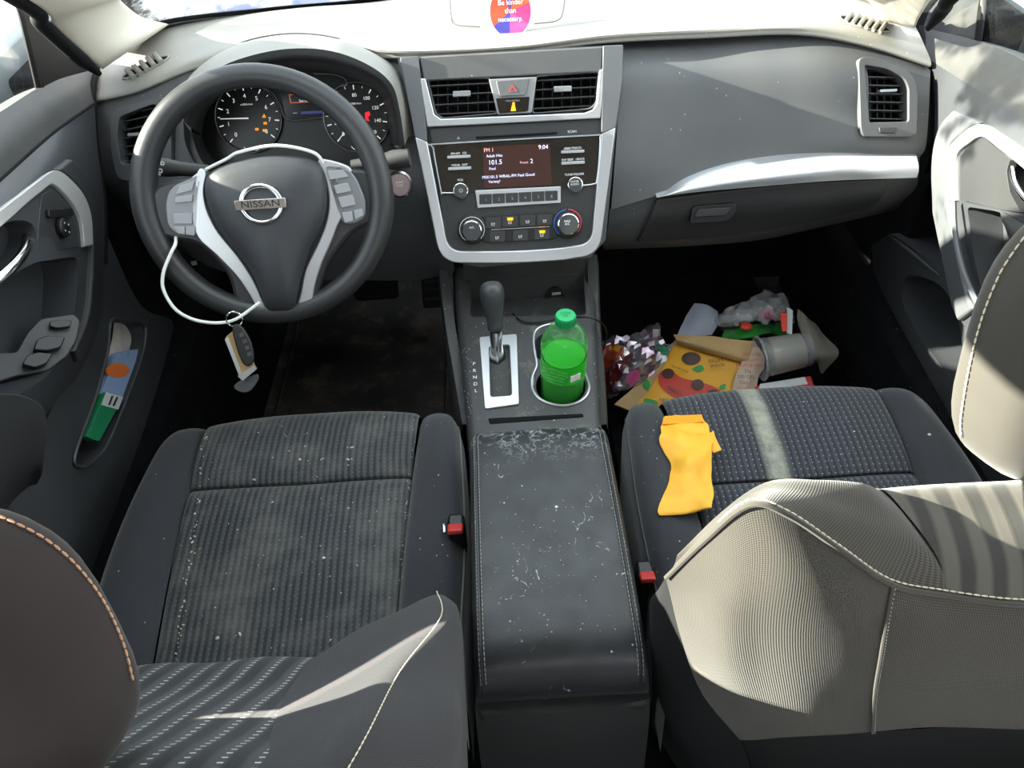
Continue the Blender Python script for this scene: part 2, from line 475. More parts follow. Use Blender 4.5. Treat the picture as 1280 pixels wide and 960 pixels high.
def leather_lid():
    t = NT('scuffed_leather'); b = t.b
    base = t.mix(t.ramp(t.noise(5, 3), .3, .7), lin('1B1D20'), lin('2A2D31'))
    # scuffs: thin broken white lines inside a few worn areas
    n1 = t.noise(42, 3, sc=(1, .7, 1)); ln = t.math('LESS_THAN', t.math('ABSOLUTE', t.math('SUBTRACT', n1, .5)), .007)
    area = t.ramp(t.noise(13, 2), .56, .64); br = t.ramp(t.noise(190, 2), .48, .58)
    k = t.math('MULTIPLY', t.math('MULTIPLY', ln, area), br)
    g = t.n('ShaderNodeTexCoord').outputs['Object']; s2 = t.n('ShaderNodeSeparateXYZ'); t.L(g, s2.inputs[0])
    fr = t.ramp(s2.outputs[1], .63, .70); ln2 = t.math('LESS_THAN', t.math('ABSOLUTE', t.math('SUBTRACT', t.noise(75, 5, rough=.7), .5)), .016)
    k = t.math('MAXIMUM', k, t.math('MULTIPLY', t.math('MULTIPLY', fr, ln2), t.ramp(t.noise(50, 2), .42, .55)))
    col = t.mix(t.math('MULTIPLY', k, .8), base, lin('B4B8BA'))
    col = t.mix(t.specks(85, .10, .12), col, lin('A8AAAA')); col = t.mix(t.specks(30, .06, .2), col, lin('C4C4C0'))
    t.L(col, b.inputs['Base Color']); b.inputs['Roughness'].default_value = .42
    t.L(t.ramp(t.noise(30, 4), .3, .7, .34, .55), b.inputs['Roughness'])
    t.bump(t.noise(500, 2), .35, .0005); return t.mat
m_lid = leather_lid()
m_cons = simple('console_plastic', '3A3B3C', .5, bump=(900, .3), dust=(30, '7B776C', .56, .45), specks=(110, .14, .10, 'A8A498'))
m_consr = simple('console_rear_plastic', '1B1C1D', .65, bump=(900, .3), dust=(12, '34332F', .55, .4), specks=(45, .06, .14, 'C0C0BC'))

# ================================================================== THE SETTING
# floor pan
mb = MB(); mb.box((0, .65, -.03), (1.5, 2.6, .05), m_carpet)
mb.grid([[V((-.74, 1.55, 0)), V((.74, 1.55, 0))], [V((-.74, 1.80, .30)), V((.74, 1.80, .30))], [V((-.74, 1.78, .70)), V((.74, 1.78, .70))]], m_carpet, (0, .03, 0))
tag(mb.build('floor'), kind='structure')
# roof with side rails and rear shelf, kept above and behind the camera
mb = MB()
mb.grid(grid_interp([[V((-.54, .55, 1.27)), V((0, .60, 1.33)), V((.54, .55, 1.27))], [V((-.57, 0, 1.30)), V((0, 0, 1.38)), V((.57, 0, 1.30))],
                     [V((-.56, -.7, 1.27)), V((0, -.8, 1.34)), V((.56, -.7, 1.27))], [V((-.54, -1.2, 1.2)), V((0, -1.3, 1.26)), V((.54, -1.2, 1.2))]], 6, 4), simple('headliner', 'B7B2A8', .9), (0, 0, .04))
for sg in (-1, 1): mb.grid(grid_interp([[V((sg * .585, .64, 1.16)), V((sg * .60, .64, 1.22)), V((sg * .56, .60, 1.30))], [V((sg * .60, 0, 1.18)), V((sg * .61, 0, 1.24)), V((sg * .57, 0, 1.33))], [V((sg * .58, -1.2, 1.16)), V((sg * .59, -1.2, 1.22)), V((sg * .54, -1.2, 1.27))]], 5, 5), m_beige, (-sg * .03, 0, 0))  # unseen side rails, added low to shade the passenger headrest
tag(mb.build('ceiling'), kind='structure')
# pillars: A pillars with black seals, B pillars
def pillar(path, r, mat, name, flat=.6):
    mb = MB(); mb.tube(crv(path, 6), r, 16, mat, sy=flat); return mb
for nm, sg in (('left', -1), ('right', 1)):
    if sg < 0:
        ED = [U(128, 84, y=1.13), U(100, 62, y=1.10), U(68, 32, y=1.06), U(30, -6, y=.98), V((-.585, .60, 1.22)), V((-.57, .2, 1.27))]
        IN = [U(208, 31, y=1.27), U(176, 22, y=1.22), U(150, 2, y=1.17), U(118, -34, y=1.08), V((-.50, .58, 1.30)), V((-.52, .2, 1.31))]
        lo_e = [U(126, 92, y=1.15), U(165, 78, y=1.20), U(212, 40, y=1.27)]
    else:
        ED = [U(1143, 34, y=1.12), U(1150, 18, y=1.09), U(1168, -10, y=1.06), U(1195, -50, y=1.0), V((.585, .60, 1.22)), V((.57, .2, 1.27))]
        IN = [U(1102, 23, y=1.24), U(1092, 8, y=1.22), U(1075, -14, y=1.18), U(1060, -50, y=1.10), V((.50, .58, 1.30)), V((.52, .2, 1.31))]
    rws = []; out0 = (CAM - ED[0]).normalized()
    for a, b in zip(ED, IN):
        ax_ = (IN[2] - IN[0]).normalized(); out_ = (CAM - (a + b) / 2).normalized(); w_ = (b - a).length
        rws.append([a - out_ * .02, a, a.lerp(b, .3) + out_ * w_ * .16, a.lerp(b, .65) + out_ * w_ * .16, b, b - out_ * .03])
    rws.insert(0, [p - out0 * .06 for p in rws[0]])
    mb = MB(); mb.grid(grid_interp(rws, 5, 5), m_beige)
    o = tag(mb.build('trim_1' if sg < 0 else 'trim_2'), kind='structure')
    mb = MB()
    Q = [U(124, 92, y=1.13), U(92, 66, y=1.09), U(52, 30, y=1.04), U(14, -6, y=.98), V((-.62, .62, 1.20)), V((-.60, .3, 1.26)), V((-.60, -.6, 1.25))] if sg < 0 else \
        [U(1160, 36, y=1.13), U(1180, 10, y=1.10), U(1208, -20, y=1.05), V((.635, .86, 1.09)), V((.615, .62, 1.20)), V((.60, .3, 1.26)), V((.60, -.6, 1.25))]
    qn = crv(Q, 6); mb.tube(qn, [.004 + .006 * min(1, i / 4) for i in range(len(qn))], 12, m_deep); mb.build('door_seal', parent=o)
    # B pillar
    mb = MB(); mb.grid(grid_interp([[V((sg * .66, .02, .55)), V((sg * .66, -.12, .55))], [V((sg * .65, .02, .8)), V((sg * .65, -.10, .8))], [V((sg * .60, -.02, 1.27)), V((sg * .60, -.09, 1.27))]], 4, 6), m_beige, (sg * .05, 0, 0))
    tag(mb.build('trim_3' if sg < 0 else 'trim_4', bevel=.008), kind='structure')

# windshield with black edge band
wb = [U(158, 62, y=1.235), U(205, 31, y=1.30), U(350, 13, y=1.46), U(480, 1, y=1.56), V((0, 1.63, .712)), V((.25, 1.56, .716)), V((.44, 1.46, .74)), V((.57, 1.33, .755)), U(1132, 20, y=1.235)]
WB = crv(wb, 6)
wt = [V((-.50, .61, 1.29)), V((-.47, .63, 1.30)), V((-.36, .66, 1.31)), V((-.2, .68, 1.325)), V((0, .69, 1.33)), V((.2, .68, 1.325)), V((.36, .66, 1.31)), V((.47, .63, 1.30)), V((.53, .60, 1.29))]
WT = crv(wt, 6)
def glass_mat(name, frost=False):
    t = NT(name); nt = t.t
    for q in list(nt.nodes):
        if q.type == 'BSDF_PRINCIPLED': nt.nodes.remove(q)
    out = [q for q in nt.nodes if q.type == 'OUTPUT_MATERIAL'][0]
    tr = nt.nodes.new('ShaderNodeBsdfTransparent'); tr.inputs[0].default_value = (.93, .96, .95, 1)
    gl = nt.nodes.new('ShaderNodeBsdfGlossy'); gl.inputs['Roughness'].default_value = .02
    mx = nt.nodes.new('ShaderNodeMixShader'); mx.inputs[0].default_value = .05
    t.L(tr.outputs[0], mx.inputs[1]); t.L(gl.outputs[0], mx.inputs[2]); res = mx.outputs[0]
    if frost:
        df = nt.nodes.new('ShaderNodeBsdfTranslucent'); df.inputs[0].default_value = (.30, .32, .36, 1)
        d2 = nt.nodes.new('ShaderNodeBsdfDiffuse'); d2.inputs[0].default_value = (.5, .52, .56, 1)
        m2 = nt.nodes.new('ShaderNodeMixShader'); m2.inputs[0].default_value = .5; t.L(df.outputs[0], m2.inputs[1]); t.L(d2.outputs[0], m2.inputs[2])
        k = t.math('MULTIPLY', t.ramp(t.noise(7, 5, rough=.7), .52, .60), .55)
        m3 = nt.nodes.new('ShaderNodeMixShader'); t.L(k, m3.inputs[0]); t.L(res, m3.inputs[1]); t.L(m2.outputs[0], m3.inputs[2]); res = m3.outputs[0]
    t.L(res, out.inputs['Surface']); return t.mat
m_wglass = glass_mat('frosty_windshield_glass', True); m_sglass = glass_mat('side_glass')
mb = MB()
G = [[a.lerp(b, k / 6) for a, b in zip(WB, WT)] for k in range(7)]
mb.grid(G, m_wglass, (0, .004, .003))
w1 = tag(mb.build('window_1'), kind='structure')
mb = MB(); mb.grid([[a.lerp(b, k) + V((0, -.003, -.002)) for a, b in zip(WB, WT)] for k in (-.012, .032)], m_black, (0, -.002, 0))
mb.build('edge_band', parent=w1)
mb = MB(); mb.tube([p + V((0, -.004, .002)) for p in WB], .007, 8, m_black); mb.build('rubber_seal', parent=w1)

# outside: ground, blue bonnet, kerb wall seen through glass
mb = MB(); mb.box((0, 0, -.42), (60, 60, .1), simple('wet_concrete', '8C8D8E', .8, mott=(1.5, '77787A')))
tag(mb.build('ground'), kind='structure')
m_blue2 = simple('blue_paint', '3B3E8C', .3, coat=.5)
mb = MB(); mb.grid(grid_interp([[V((-.74, 1.42, .66)), V((0, 1.80, .67)), V((.74, 1.42, .66))], [V((-.76, 1.9, .69)), V((0, 2.1, .73)), V((.76, 1.9, .69))], [V((-.7, 2.5, .56)), V((0, 2.7, .6)), V((.7, 2.5, .56))]], 8, 6), m_blue2, (0, 0, -.03))
tag(mb.build('car_bonnet'), 'blue painted bonnet of the car seen through the frosty windshield', 'car bonnet')
mb = MB(); mb.box((-5.5, 3.4, .25), (4.5, 1.2, 1.3), simple('pale_wall', 'B9B7B0', .8, mott=(2, '8F8E8A'))); 
tag(mb.build('garden_wall', bevel=.03), 'pale low wall outside beyond the driver side window', 'wall')

# ================================================================== DASHBOARD
dash = thing('dashboard', (0, 1.35, .3), 'wide dark grey dashboard with sunlit dusty top below the windshield', 'dashboard')
lip = [(112, 126, 1.165), (170, 112, 1.15), (240, 84, 1.16), (330, 62, 1.20), (420, 62, 1.20), (500, 70, 1.16), (640, 64, 1.165), (760, 50, 1.18), (880, 44, 1.19), (1000, 40, 1.185), (1090, 56, 1.17), (1164, 80, 1.15)]
L3 = [U(a, b, y=c) for a, b, c in lip]
ulip = [p + V((0, .050, -.016)) for p in L3]
llip = [p + V((0, .008, -.008)) for p in L3]
hl = [p + V((0, .022, .010)) for p in L3]
base = []
for p in L3:
    # windshield base point at the same x, slightly inside
    q = min(WB, key=lambda w: abs(w.x - p.x * .96)); base.append(V((p.x * .97, q.y + .03, q.z - .006)))
mid = [a.lerp(b, .5) + V((0, 0, .012)) for a, b in zip(hl, base)]
mb = MB(); mb.grid(grid_interp([ulip, llip, L3, hl, mid, base], 6, 5), m_dashtop)
top = mb.build('top_pad', parent=dash)
# lid outline on the top (speaker cover) with its seam
def on_top(px, py):
    # the pad is nearly level around here
    return U(px, py, z=.752)
# passenger fascia, closed body
rows = [[(771, 64, 1.185), (870, 58, 1.20), (960, 50, 1.20), (1040, 50, 1.19), (1110, 66, 1.175), (1163, 88, 1.155)],
        [(772, 95, 1.135), (870, 90, 1.15), (960, 86, 1.15), (1040, 88, 1.14), (1110, 98, 1.135), (1162, 115, 1.125)],
        [(772, 150, 1.10), (870, 145, 1.115), (960, 140, 1.115), (1040, 140, 1.11), (1110, 145, 1.11), (1160, 155, 1.105)],
        [(768, 210, 1.065), (868, 205, 1.08), (955, 185, 1.09), (1040, 178, 1.085), (1105, 178, 1.085), (1157, 184, 1.09)],
        [(764, 262, 1.045), (862, 232, 1.062), (950, 208, 1.075), (1040, 198, 1.078), (1100, 196, 1.08), (1150, 196, 1.09)]]
rows = [[U(a, b, y=c) for a, b, c in r] for r in rows]
mb = MB(); mb.grid(grid_interp(rows, 8, 6), m_dash, (0, .10, 0)); pf = mb.build('passenger_fascia', parent=dash)
# glovebox zone
rows2 = [[(762, 262, 1.050), (862, 232, 1.07), (950, 208, 1.082), (1040, 198, 1.086), (1100, 196, 1.09), (1150, 196, 1.10)],
         [(760, 285, 1.055), (862, 262, 1.07), (950, 248, 1.08), (1040, 240, 1.08), (1098, 236, 1.085), (1146, 232, 1.10)],
         [(755, 303, 1.075), (860, 300, 1.085), (950, 290, 1.09), (1035, 272, 1.10), (1085, 262, 1.105), (1128, 252, 1.12)],
         [(755, 312, 1.13), (855, 308, 1.14), (950, 300, 1.145), (1035, 282, 1.15), (1080, 272, 1.15), (1120, 262, 1.16)]]
rows2 = [[U(a, b, y=c) for a, b, c in r] for r in rows2]
mb = MB(); mb.grid(grid_interp(rows2, 8, 5), m_dash, (0, .12, 0)); pg = mb.build('lower_fascia', parent=dash)

# driver fascia, closed body then holes for the cluster and vent
rows = [[(112, 126, 1.175), (160, 112, 1.165), (235, 84, 1.165), (330, 58, 1.20), (420, 58, 1.20), (500, 72, 1.175), (535, 72, 1.165)],
        [(116, 160, 1.15), (165, 150, 1.14), (235, 140, 1.14), (330, 140, 1.14), (420, 140, 1.14), (500, 135, 1.13), (540, 130, 1.13)],
        [(120, 200, 1.13), (165, 200, 1.115), (235, 200, 1.11), (330, 200, 1.11), (420, 200, 1.11), (505, 195, 1.10), (545, 190, 1.10)],
        [(135, 234, 1.13), (170, 240, 1.10), (240, 245, 1.09), (330, 245, 1.085), (420, 245, 1.085), (508, 245, 1.075), (552, 245, 1.075)],
        [(160, 262, 1.17), (190, 272, 1.13), (245, 285, 1.10), (330, 295, 1.09), (420, 300, 1.085), (510, 305, 1.075), (556, 300, 1.07)],
        [(170, 275, 1.22), (200, 290, 1.18), (255, 330, 1.13), (330, 350, 1.10), (420, 350, 1.10), (520, 350, 1.09), (565, 340, 1.08)]]
rows = [[U(a, b, y=c) for a, b, c in r] for r in rows]
mb = MB(); mb.grid(grid_interp(rows, 8, 6), m_dash, (0, .11, -.01)); df = mb.build('driver_fascia', parent=dash)
CLP = Pl(U(378, 150, y=1.195), V((0, -.86, .5)))             # plane of the gauges
opening = [(238, 150), (240, 120), (262, 96), (300, 80), (350, 72), (400, 74), (450, 86), (485, 104), (498, 130), (500, 170), (490, 205), (460, 222), (400, 232), (330, 232), (285, 226), (256, 206), (243, 180)]
c1 = MB(); op_ = crv(opening, 3, True); n_ = len(op_)
c1.add([U(p.x, p.y, y=1.02) for p in op_] + [U(p.x, p.y, y=1.34) for p in op_], [list(range(n_)), list(range(2 * n_ - 1, n_ - 1, -1))] + [[i, i + n_, (i + 1) % n_ + n_, (i + 1) % n_] for i in range(n_)])
vplL = fitplane(hitter(df), [(138, 147), (200, 120), (210, 210), (150, 226), (175, 170)])
openL = rnd([(149, 146), (194, 129), (205, 150), (205, 185), (168, 204), (151, 206), (146, 170)], 6)
c2 = vplL.cut(openL, .04, .045)
carve(df, [c1, c2])
vplR = fitplane(hitter(pf), [(1075, 72), (1146, 100), (1146, 168), (1080, 170), (1110, 120)])
openR = rnd([(1081, 81), (1110, 86), (1131, 97), (1136, 110), (1136, 152), (1087, 153)], [2, 8, 8, 4, 3, 3])
c3 = vplR.cut(openR, .04, .045); carve(pf, [c3])

def vent(parent, pl, opening, frame, nsl, x0, x1, y0, y1, tab, skew=0, name='air_vent', h0=.004, matf=None):
    "frame ring, back box, slats and a chrome slider"
    mb = MB(); A = rnd(frame, 10); 
    def rs(P, n=48):
        P = [V(p) for p in P]; P.append(P[0]); L = [0]
        for a, b in zip(P, P[1:]): L.append(L[-1] + (b - a).length)
        o = []
        for k in range(n):
            d = L[-1] * k / n; i = max(j for j in range(len(L)) if L[j] <= d); i = min(i, len(P) - 2)
            o.append(P[i].lerp(P[i + 1], (d - L[i]) / max(1e-9, L[i + 1] - L[i])))
        return o
    # align both loops by angle about the centre
    cx = sum(p[0] for p in opening) / len(opening); cy = sum(p[1] for p in opening) / len(opening)
    def al(P):
        P = rs(P, 96); P.sort(key=lambda p: math.atan2(p.y - cy, p.x - cx)); return [(p.x, p.y) for p in P]
    o_, f_ = al(opening), al(A)
    mb.ring(pl.pts(f_, h0), pl.pts(o_, h0), pl.n * -(h0 + .014), matf or m_dash)
    fr = mb.build(name, parent=parent, bevel=.001)
    mb = MB(); mb.prism(pl.pts(opening, -.036), pl.n * -.004, m_deep); mb.build('duct', parent=fr)
    xs = [p[0] for p in opening]; X0, X1 = x0, x1
    for k in range(nsl):
        y = y0 + (y1 - y0) * (k + .5) / nsl
        # clip the slat to the opening
        ya = [p for p in opening]
        ins = []
        for a, b in zip(opening, opening[1:] + opening[:1]):
            if (a[1] - y) * (b[1] - y) < 0: ins.append(a[0] + (b[0] - a[0]) * (y - a[1]) / (b[1] - a[1]))
        if len(ins) >= 2: xa, xb = min(ins) + .5, max(ins) - .5
        else: continue
        s = MB(); dy = skew * (xb - xa)
        a, b = pl.at(xa, y + dy / 2, -.003), pl.at(xb, y - dy / 2, -.003)
        a2, b2 = pl.at(xa, y + dy / 2, -.003) - pl.n * .010 - pl.v * .001, pl.at(xb, y - dy / 2, -.003) - pl.n * .010 - pl.v * .001
        d = pl.v * -.0016
        s.add([a, b, b2, a2, a + d, b + d, b2 + d, a2 + d], [[0, 1, 2, 3], [7, 6, 5, 4], [0, 4, 5, 1], [1, 5, 6, 2], [2, 6, 7, 3], [3, 7, 4, 0]], m_dark)
        s.build('slat', parent=fr)
    # upright vanes deeper in
    for k in range(6):
        x = x0 + (x1 - x0) * (k + .5) / 6; s = MB()
        a, b = pl.at(x, y0 + 3, -.024), pl.at(x, y1 - 3, -.024); d = pl.u * .0015
        s.add([a, b, b - pl.n * .01, a - pl.n * .01, a + d, b + d, b + d - pl.n * .01, a + d - pl.n * .01], [[0, 1, 2, 3], [7, 6, 5, 4], [0, 4, 5, 1], [1, 5, 6, 2], [2, 6, 7, 3], [3, 7, 4, 0]], m_black)
        s.build('vane', parent=fr)
    s = MB(); tx, ty, tw, th = tab
    s.prism(pl.pts(rnd([(tx - tw, ty - th + 1), (tx + tw, ty - th), (tx + tw, ty + th - 1), (tx - tw, ty + th)], 1.2, 3), .004), pl.n * -.012, m_silver2)
    t = s.build('slider', parent=fr, bevel=.0006); tag(t, 'small silver slider'); return fr

# third level is the limit, so vents hang directly on the dashboard
vent(dash, vplL, openL, [(137, 147), (143, 138), (200, 118), (214, 130), (214, 215), (163, 227), (146, 224), (138, 190)], 7, 147, 205, 130, 206, (168, 168, 9, 2.5), .22, h0=.010)
vent(dash, vplR, openR, [(1073, 70), (1104, 73), (1143, 93), (1148, 117), (1146, 168), (1140, 171), (1079, 171), (1076, 160)], 7, 1083, 1135, 80, 153, (1111, 113, 11, 2.3), -.02, h0=.010)
mb = MB(); mb.prism(vplR.pts(rnd([(1099, 159), (1121, 159), (1120, 166), (1100, 166)], 2), .0125), vplR.n * -.006, m_dark); tag(mb.build('vent_button', parent=dash, bevel=.0008))
# defroster grilles on the top pad
fT = hitter(top)
for side, quad, ns in (('l', [(154, 97), (176, 82), (206, 71), (210, 74), (190, 86), (162, 98)], 5), ('r', [(1050, 21), (1078, 24), (1100, 31), (1112, 39), (1098, 40), (1060, 30)], 6)):
    pl = fitplane(fT, quad); Q_ = crv(quad, 3, True); c_ = fT(sum(p.x for p in Q_) / len(Q_), sum(p.y for p in Q_) / len(Q_), .0012)
    vs = [c_] + [fT(p.x, p.y, .0012) for p in Q_]; mb = MB(); mb.add(vs, [[0, 1 + i, 1 + (i + 1) % len(Q_)] for i in range(len(Q_))], m_deep); g = mb.build('defroster_grille', parent=dash)
    for k in range(ns):
        t0 = (k + .7) / (ns + .4)
        if side == 'l': a, b = (158 + 46 * t0 - 4, 98 - 26 * t0 - 6), (158 + 46 * t0 + 5, 98 - 26 * t0 + 4)
        else: a, b = (1054 + 54 * t0 + 4, 22 + 17 * t0 - 6), (1054 + 54 * t0 - 4, 22 + 17 * t0 + 5)
        s = MB(); s.tube([fT(*a, .002), fT((a[0] + b[0]) / 2, (a[1] + b[1]) / 2, .003), fT(*b, .002)], (.0044 if side == 'l' else .0036), 8, m_dashtop); s.build('slat', parent=g)
    mb = MB(); mb.tube([fT(p.x, p.y, .001) for p in Q_], .0016, 6, m_dashtop, closed=True); mb.build('rim', parent=g)
# silver strip across the passenger side
up = [(821, 244), (862, 226), (940, 207), (1040, 196), (1146, 195)]; lo = [(821, 247), (862, 241), (940, 234), (1040, 226), (1146, 222)]
ys = [1.048, 1.045, 1.05, 1.055, 1.07]
A = crv([U(a, b, y=y + .012) for (a, b), y in zip(up, ys)], 8); B = crv([U(a, b, y=y - .004) for (a, b), y in zip(lo, ys)], 8)
Mi = [a.lerp(b, .55) + V((0, -.006, .002)) for a, b in zip(A, B)]
mb = MB(); mb.grid(grid_interp([A, Mi, B], 1, 5), m_silver, (0, .022, 0)); tag(mb.build('silver_strip', parent=dash), 'long tapering satin silver strip')
# outer rim of the hood over the gauges
arcB = [(226, 140), (232, 104), (262, 74), (305, 53), (360, 43), (415, 47), (465, 64), (498, 88), (514, 130), (520, 170)]
arcF = [(229, 152), (236, 118), (265, 90), (305, 72), (360, 61), (415, 64), (462, 82), (490, 106), (500, 140), (506, 182)]
arcI = [(237, 158), (244, 128), (270, 102), (308, 86), (360, 76), (412, 78), (456, 92), (482, 112), (492, 142), (496, 182)]
arcC = [(252, 170), (258, 142), (280, 116), (312, 100), (360, 90), (410, 91), (450, 102), (474, 118), (484, 142), (488, 180)]
yB = [1.15, 1.16, 1.18, 1.21, 1.225, 1.22, 1.20, 1.17, 1.135, 1.115]
yF = [1.10, 1.09, 1.085, 1.08, 1.08, 1.08, 1.08, 1.08, 1.08, 1.08]
R0 = [U(a, b, y=c) for (a, b), c in zip(arcB, yB)]
R1 = [U(a, b, y=c) for (a, b), c in zip(arcF, yF)]
R01 = [a.lerp(b, .55) + V((0, -.0, .008)) for a, b in zip(R0, R1)]
R1b = [U(a, b, y=c + .006) for (a, b), c in zip(arcI, yF)]
R2 = [CLP.at(a, b, -.002) for a, b in arcC]
mb = MB(); mb.grid(grid_interp([R0, R01, R1], 5, 4), m_dashtop); gh = mb.build('gauge_hood', parent=dash)
mb = MB(); mb.tube([p + V((0, -.001, .001)) for p in crv(R0, 6)], .0016, 6, m_dark); mb.build('hood_seam', parent=dash)
mb = MB(); mb.grid(grid_interp([R1, R1b, [a.lerp(b, .5) for a, b in zip(R1b, R2)], R2], 5, 4), m_dark); mb.build('hood_lining', parent=dash)
# lower ring around the gauges
arcL = [(229, 152), (232, 180), (246, 206), (275, 226), (330, 240), (400, 240), (465, 232), (498, 210), (506, 182)]
arcL2 = [(252, 170), (258, 186), (270, 202), (294, 216), (336, 224), (400, 224), (452, 216), (478, 200), (488, 180)]
A = [U(a, b, y=c) for (a, b), c in zip(arcL, [1.10, 1.105, 1.10, 1.085, 1.08, 1.08, 1.075, 1.078, 1.08])]; B = [CLP.at(a, b, -.002) for a, b in arcL2]
mb = MB(); mb.grid(grid_interp([A, [a.lerp(b, .4) + V((0, -.004, -.004)) for a, b in zip(A, B)], B], 5, 4), m_dark); mb.build('lower_surround', parent=dash)
# sticker card on the dash top
c = fT(638, 40)
stp = Pl(c + V((0, -.0, .006)), V((0, -.80, .60)))
mb = MB()
E_ = ell(638, 14, 27.5, 35, 40); mb.prism(stp.pts(E_, 0), stp.n * -.002, simple('card_white', 'E8E4DE', .5))
st = mb.build('slogan_badge')
def sect(a0, a1, col, nm, k=.93):
    s = MB(); P = [(638, 14)] + ell(638, 14, 27.5 * k, 35 * k, 16, a0, a1); s.prism(stp.pts(P, .0004), stp.n * -.0006, simple(nm, col, .5)); return s
for a0, a1, col, nm in ((-30, 20, 'B8286A', 'badge_pink'), (20, 75, 'C85018', 'badge_orange'), (75, 120, '5A2A7C', 'badge_violet'), (120, 215, 'C83C18', 'badge_orange_red'), (215, 268, '38308A', 'badge_purple'), (268, 330, 'C04080', 'badge_pink_light')):
    o = sect(a0, a1, col, nm).build('colour_field', parent=st); tag(o, nm[6:].replace('_', ' ') + ' field')
mb = MB()
for tx, yy, h in (('Be kinder', 3, 8.0), ('than', 13.5, 8.0), ('necessary.', 24, 7.2)): mb.text(tx, stp, 638, yy, h * .8, m_white, h=.0012, sx=.9)
mb.build('lettering', parent=st)
tag(st, 'oval purple, orange and pink slogan badge standing on the sunlit dashboard top', 'badge')
# seam of the centre cover on the pad
mb = MB()
for L in ([(562, -6), (563, 18), (570, 31), (600, 34)], [(706, -10), (703, 14), (696, 26), (668, 30)]):
    P = hits(fT, [(p.x, p.y) for p in crv(L, 5)], .0); mb.tube(P, .0012, 5, simple('seam_shadow', '5A5850', .8))
tag(mb.build('cover_seam', parent=dash))

# ------------------------------------------------------------------ glovebox (lifts out) and its latch
gb = thing('glovebox', U(960, 300, y=1.1), 'dark glovebox door with a wide latch under the silver strip', 'glovebox')
rows3 = [[(822, 250, 1.066), (900, 240, 1.072), (1000, 230, 1.076), (1110, 224, 1.084)],
         [(812, 275, 1.064), (900, 266, 1.070), (1000, 257, 1.074), (1104, 245, 1.084)],
         [(797, 303, 1.078), (900, 297, 1.083), (1000, 281, 1.092), (1085, 262, 1.104)]]
G = grid_interp([[U(a, b, y=c - .012) for a, b, c in r] for r in rows3], 8, 6)
mb = MB(); mb.grid(G, m_dark, (0, .010, 0)); mb.build('door', parent=gb, bevel=.002)
gpl = Pl(U(892, 266, y=1.052), V((0, -.95, .3)))
mb = MB(); A = rnd([(866, 258), (922, 254), (920, 268), (908, 277), (862, 280)], 5); mb.prism(gpl.pts(A, .006), gpl.n * -.012, m_black); l = mb.build('latch', parent=gb, bevel=.001)
mb = MB(); mb.prism(gpl.pts(rnd([(872, 262), (915, 259), (908, 269), (868, 272)], 3), .009), gpl.n * -.006, m_dark); mb.build('latch_paddle', parent=l, bevel=.001)

# ------------------------------------------------------------------ centre stack surround
SP = Pl.three(U(533, 100, y=1.12), U(750, 88, y=1.12), U(648, 316, y=1.0))
cs = thing('centre_stack', SP.at(650, 200), 'silver-rimmed centre stack between gauges and glovebox', 'centre stack')
def plate(L, h, d, m, r=0, mbx=None, pl=None):
    pl = pl or SP; mb = mbx or MB(); mb.prism(pl.pts(rnd(L, r) if r else L, h), pl.n * -d, m); return mb
body = [(497, 74), (523, 70), (753, 57), (779, 57), (778, 110), (770, 165), (757, 300), (738, 322), (600, 334), (562, 326), (544, 302), (522, 178)]
bk_ = plate(body, -.012, .09, m_dash).build('backing', parent=cs)
plate([(524, 71), (754, 58), (752, 90), (530, 101)], .004, .02, m_dash, 3).build('upper_panel', parent=cs, bevel=.002)
# vent surround (silver U) and openings
outer = [(525, 98), (533, 158), (537, 162), (749, 150), (753, 146), (755, 86), (750, 87), (747, 128), (744, 136), (731, 141), (551, 149), (542, 143), (533, 98)]
plate([(525, 98), (534, 159), (751, 148), (755, 86), (749.5, 87), (746, 129), (741, 137), (731, 141), (551, 148.5), (543, 143), (532, 98)], .007, .018, m_silver).build('vent_surround', parent=cs, bevel=.0015)
plate([(537, 161), (752, 149), (751, 170), (541, 179)], .001, .01, m_dark).build('slot_panel', parent=cs)
mb = MB(); plate(rnd([(594, 171), (697, 165), (696, 168), (596, 174)], 1), .002, .004, m_deep, 0, mb); mb.build('disc_slot', parent=cs)
mb = MB(); mb.text('▲', SP, 573, 172.5, 3, m_icon, .0015); mb.text('SCAN', SP, 715, 164.5, 3, m_white, .0015); mb.build('slot_print', parent=cs)
oL = rnd([(535, 99), (612, 98), (621, 141), (553, 147), (545, 141)], 4); oR = rnd([(671, 96), (748, 90), (745, 128), (737, 135), (666, 141)], 4)
carve(bk_, [SP.cut(oL, .03, .055), SP.cut(oR, .03, .055)])
for o_, x0, x1, y0, y1, tb in ((oL, 540, 616, 99, 146, (577, 117, 11, 4)), (oR, 672, 744, 92, 139, (703.5, 111, 11, 4))):
    fr = [(a + (1.5 if a < 640 and a > 600 else 1.5 if a > 730 else -1.5), b + (1.5 if b > 125 else -1.5)) for a, b in o_]
    vent(cs, SP, o_, fr, 4, x0, x1, y0, y1, tb, .05, name='centre_vent', h0=.003)
plate([(611, 99), (671, 96), (664.5, 141), (622, 143)], .004, .02, m_silver2, 2).build('vent_divider', parent=cs, bevel=.001)
hz = plate([(620, 101), (662, 98), (658, 116), (656, 119), (627, 120.5), (624, 118)], .009, .01, m_grey, 1.5).build('hazard_button', parent=cs, bevel=.001)
mb = MB(); T = [(640.5, 105.5), (646.5, 114.5), (635, 115)]; T2 = [(640.6, 108.5), (643.8, 113.2), (637.6, 113.5)]
mb.ring(SP.pts(T, .0094), SP.pts(T2, .0094), SP.n * -.0005, simple('dull_red_print', 'B04438', .5)); mb.build('triangle_mark', parent=hz)
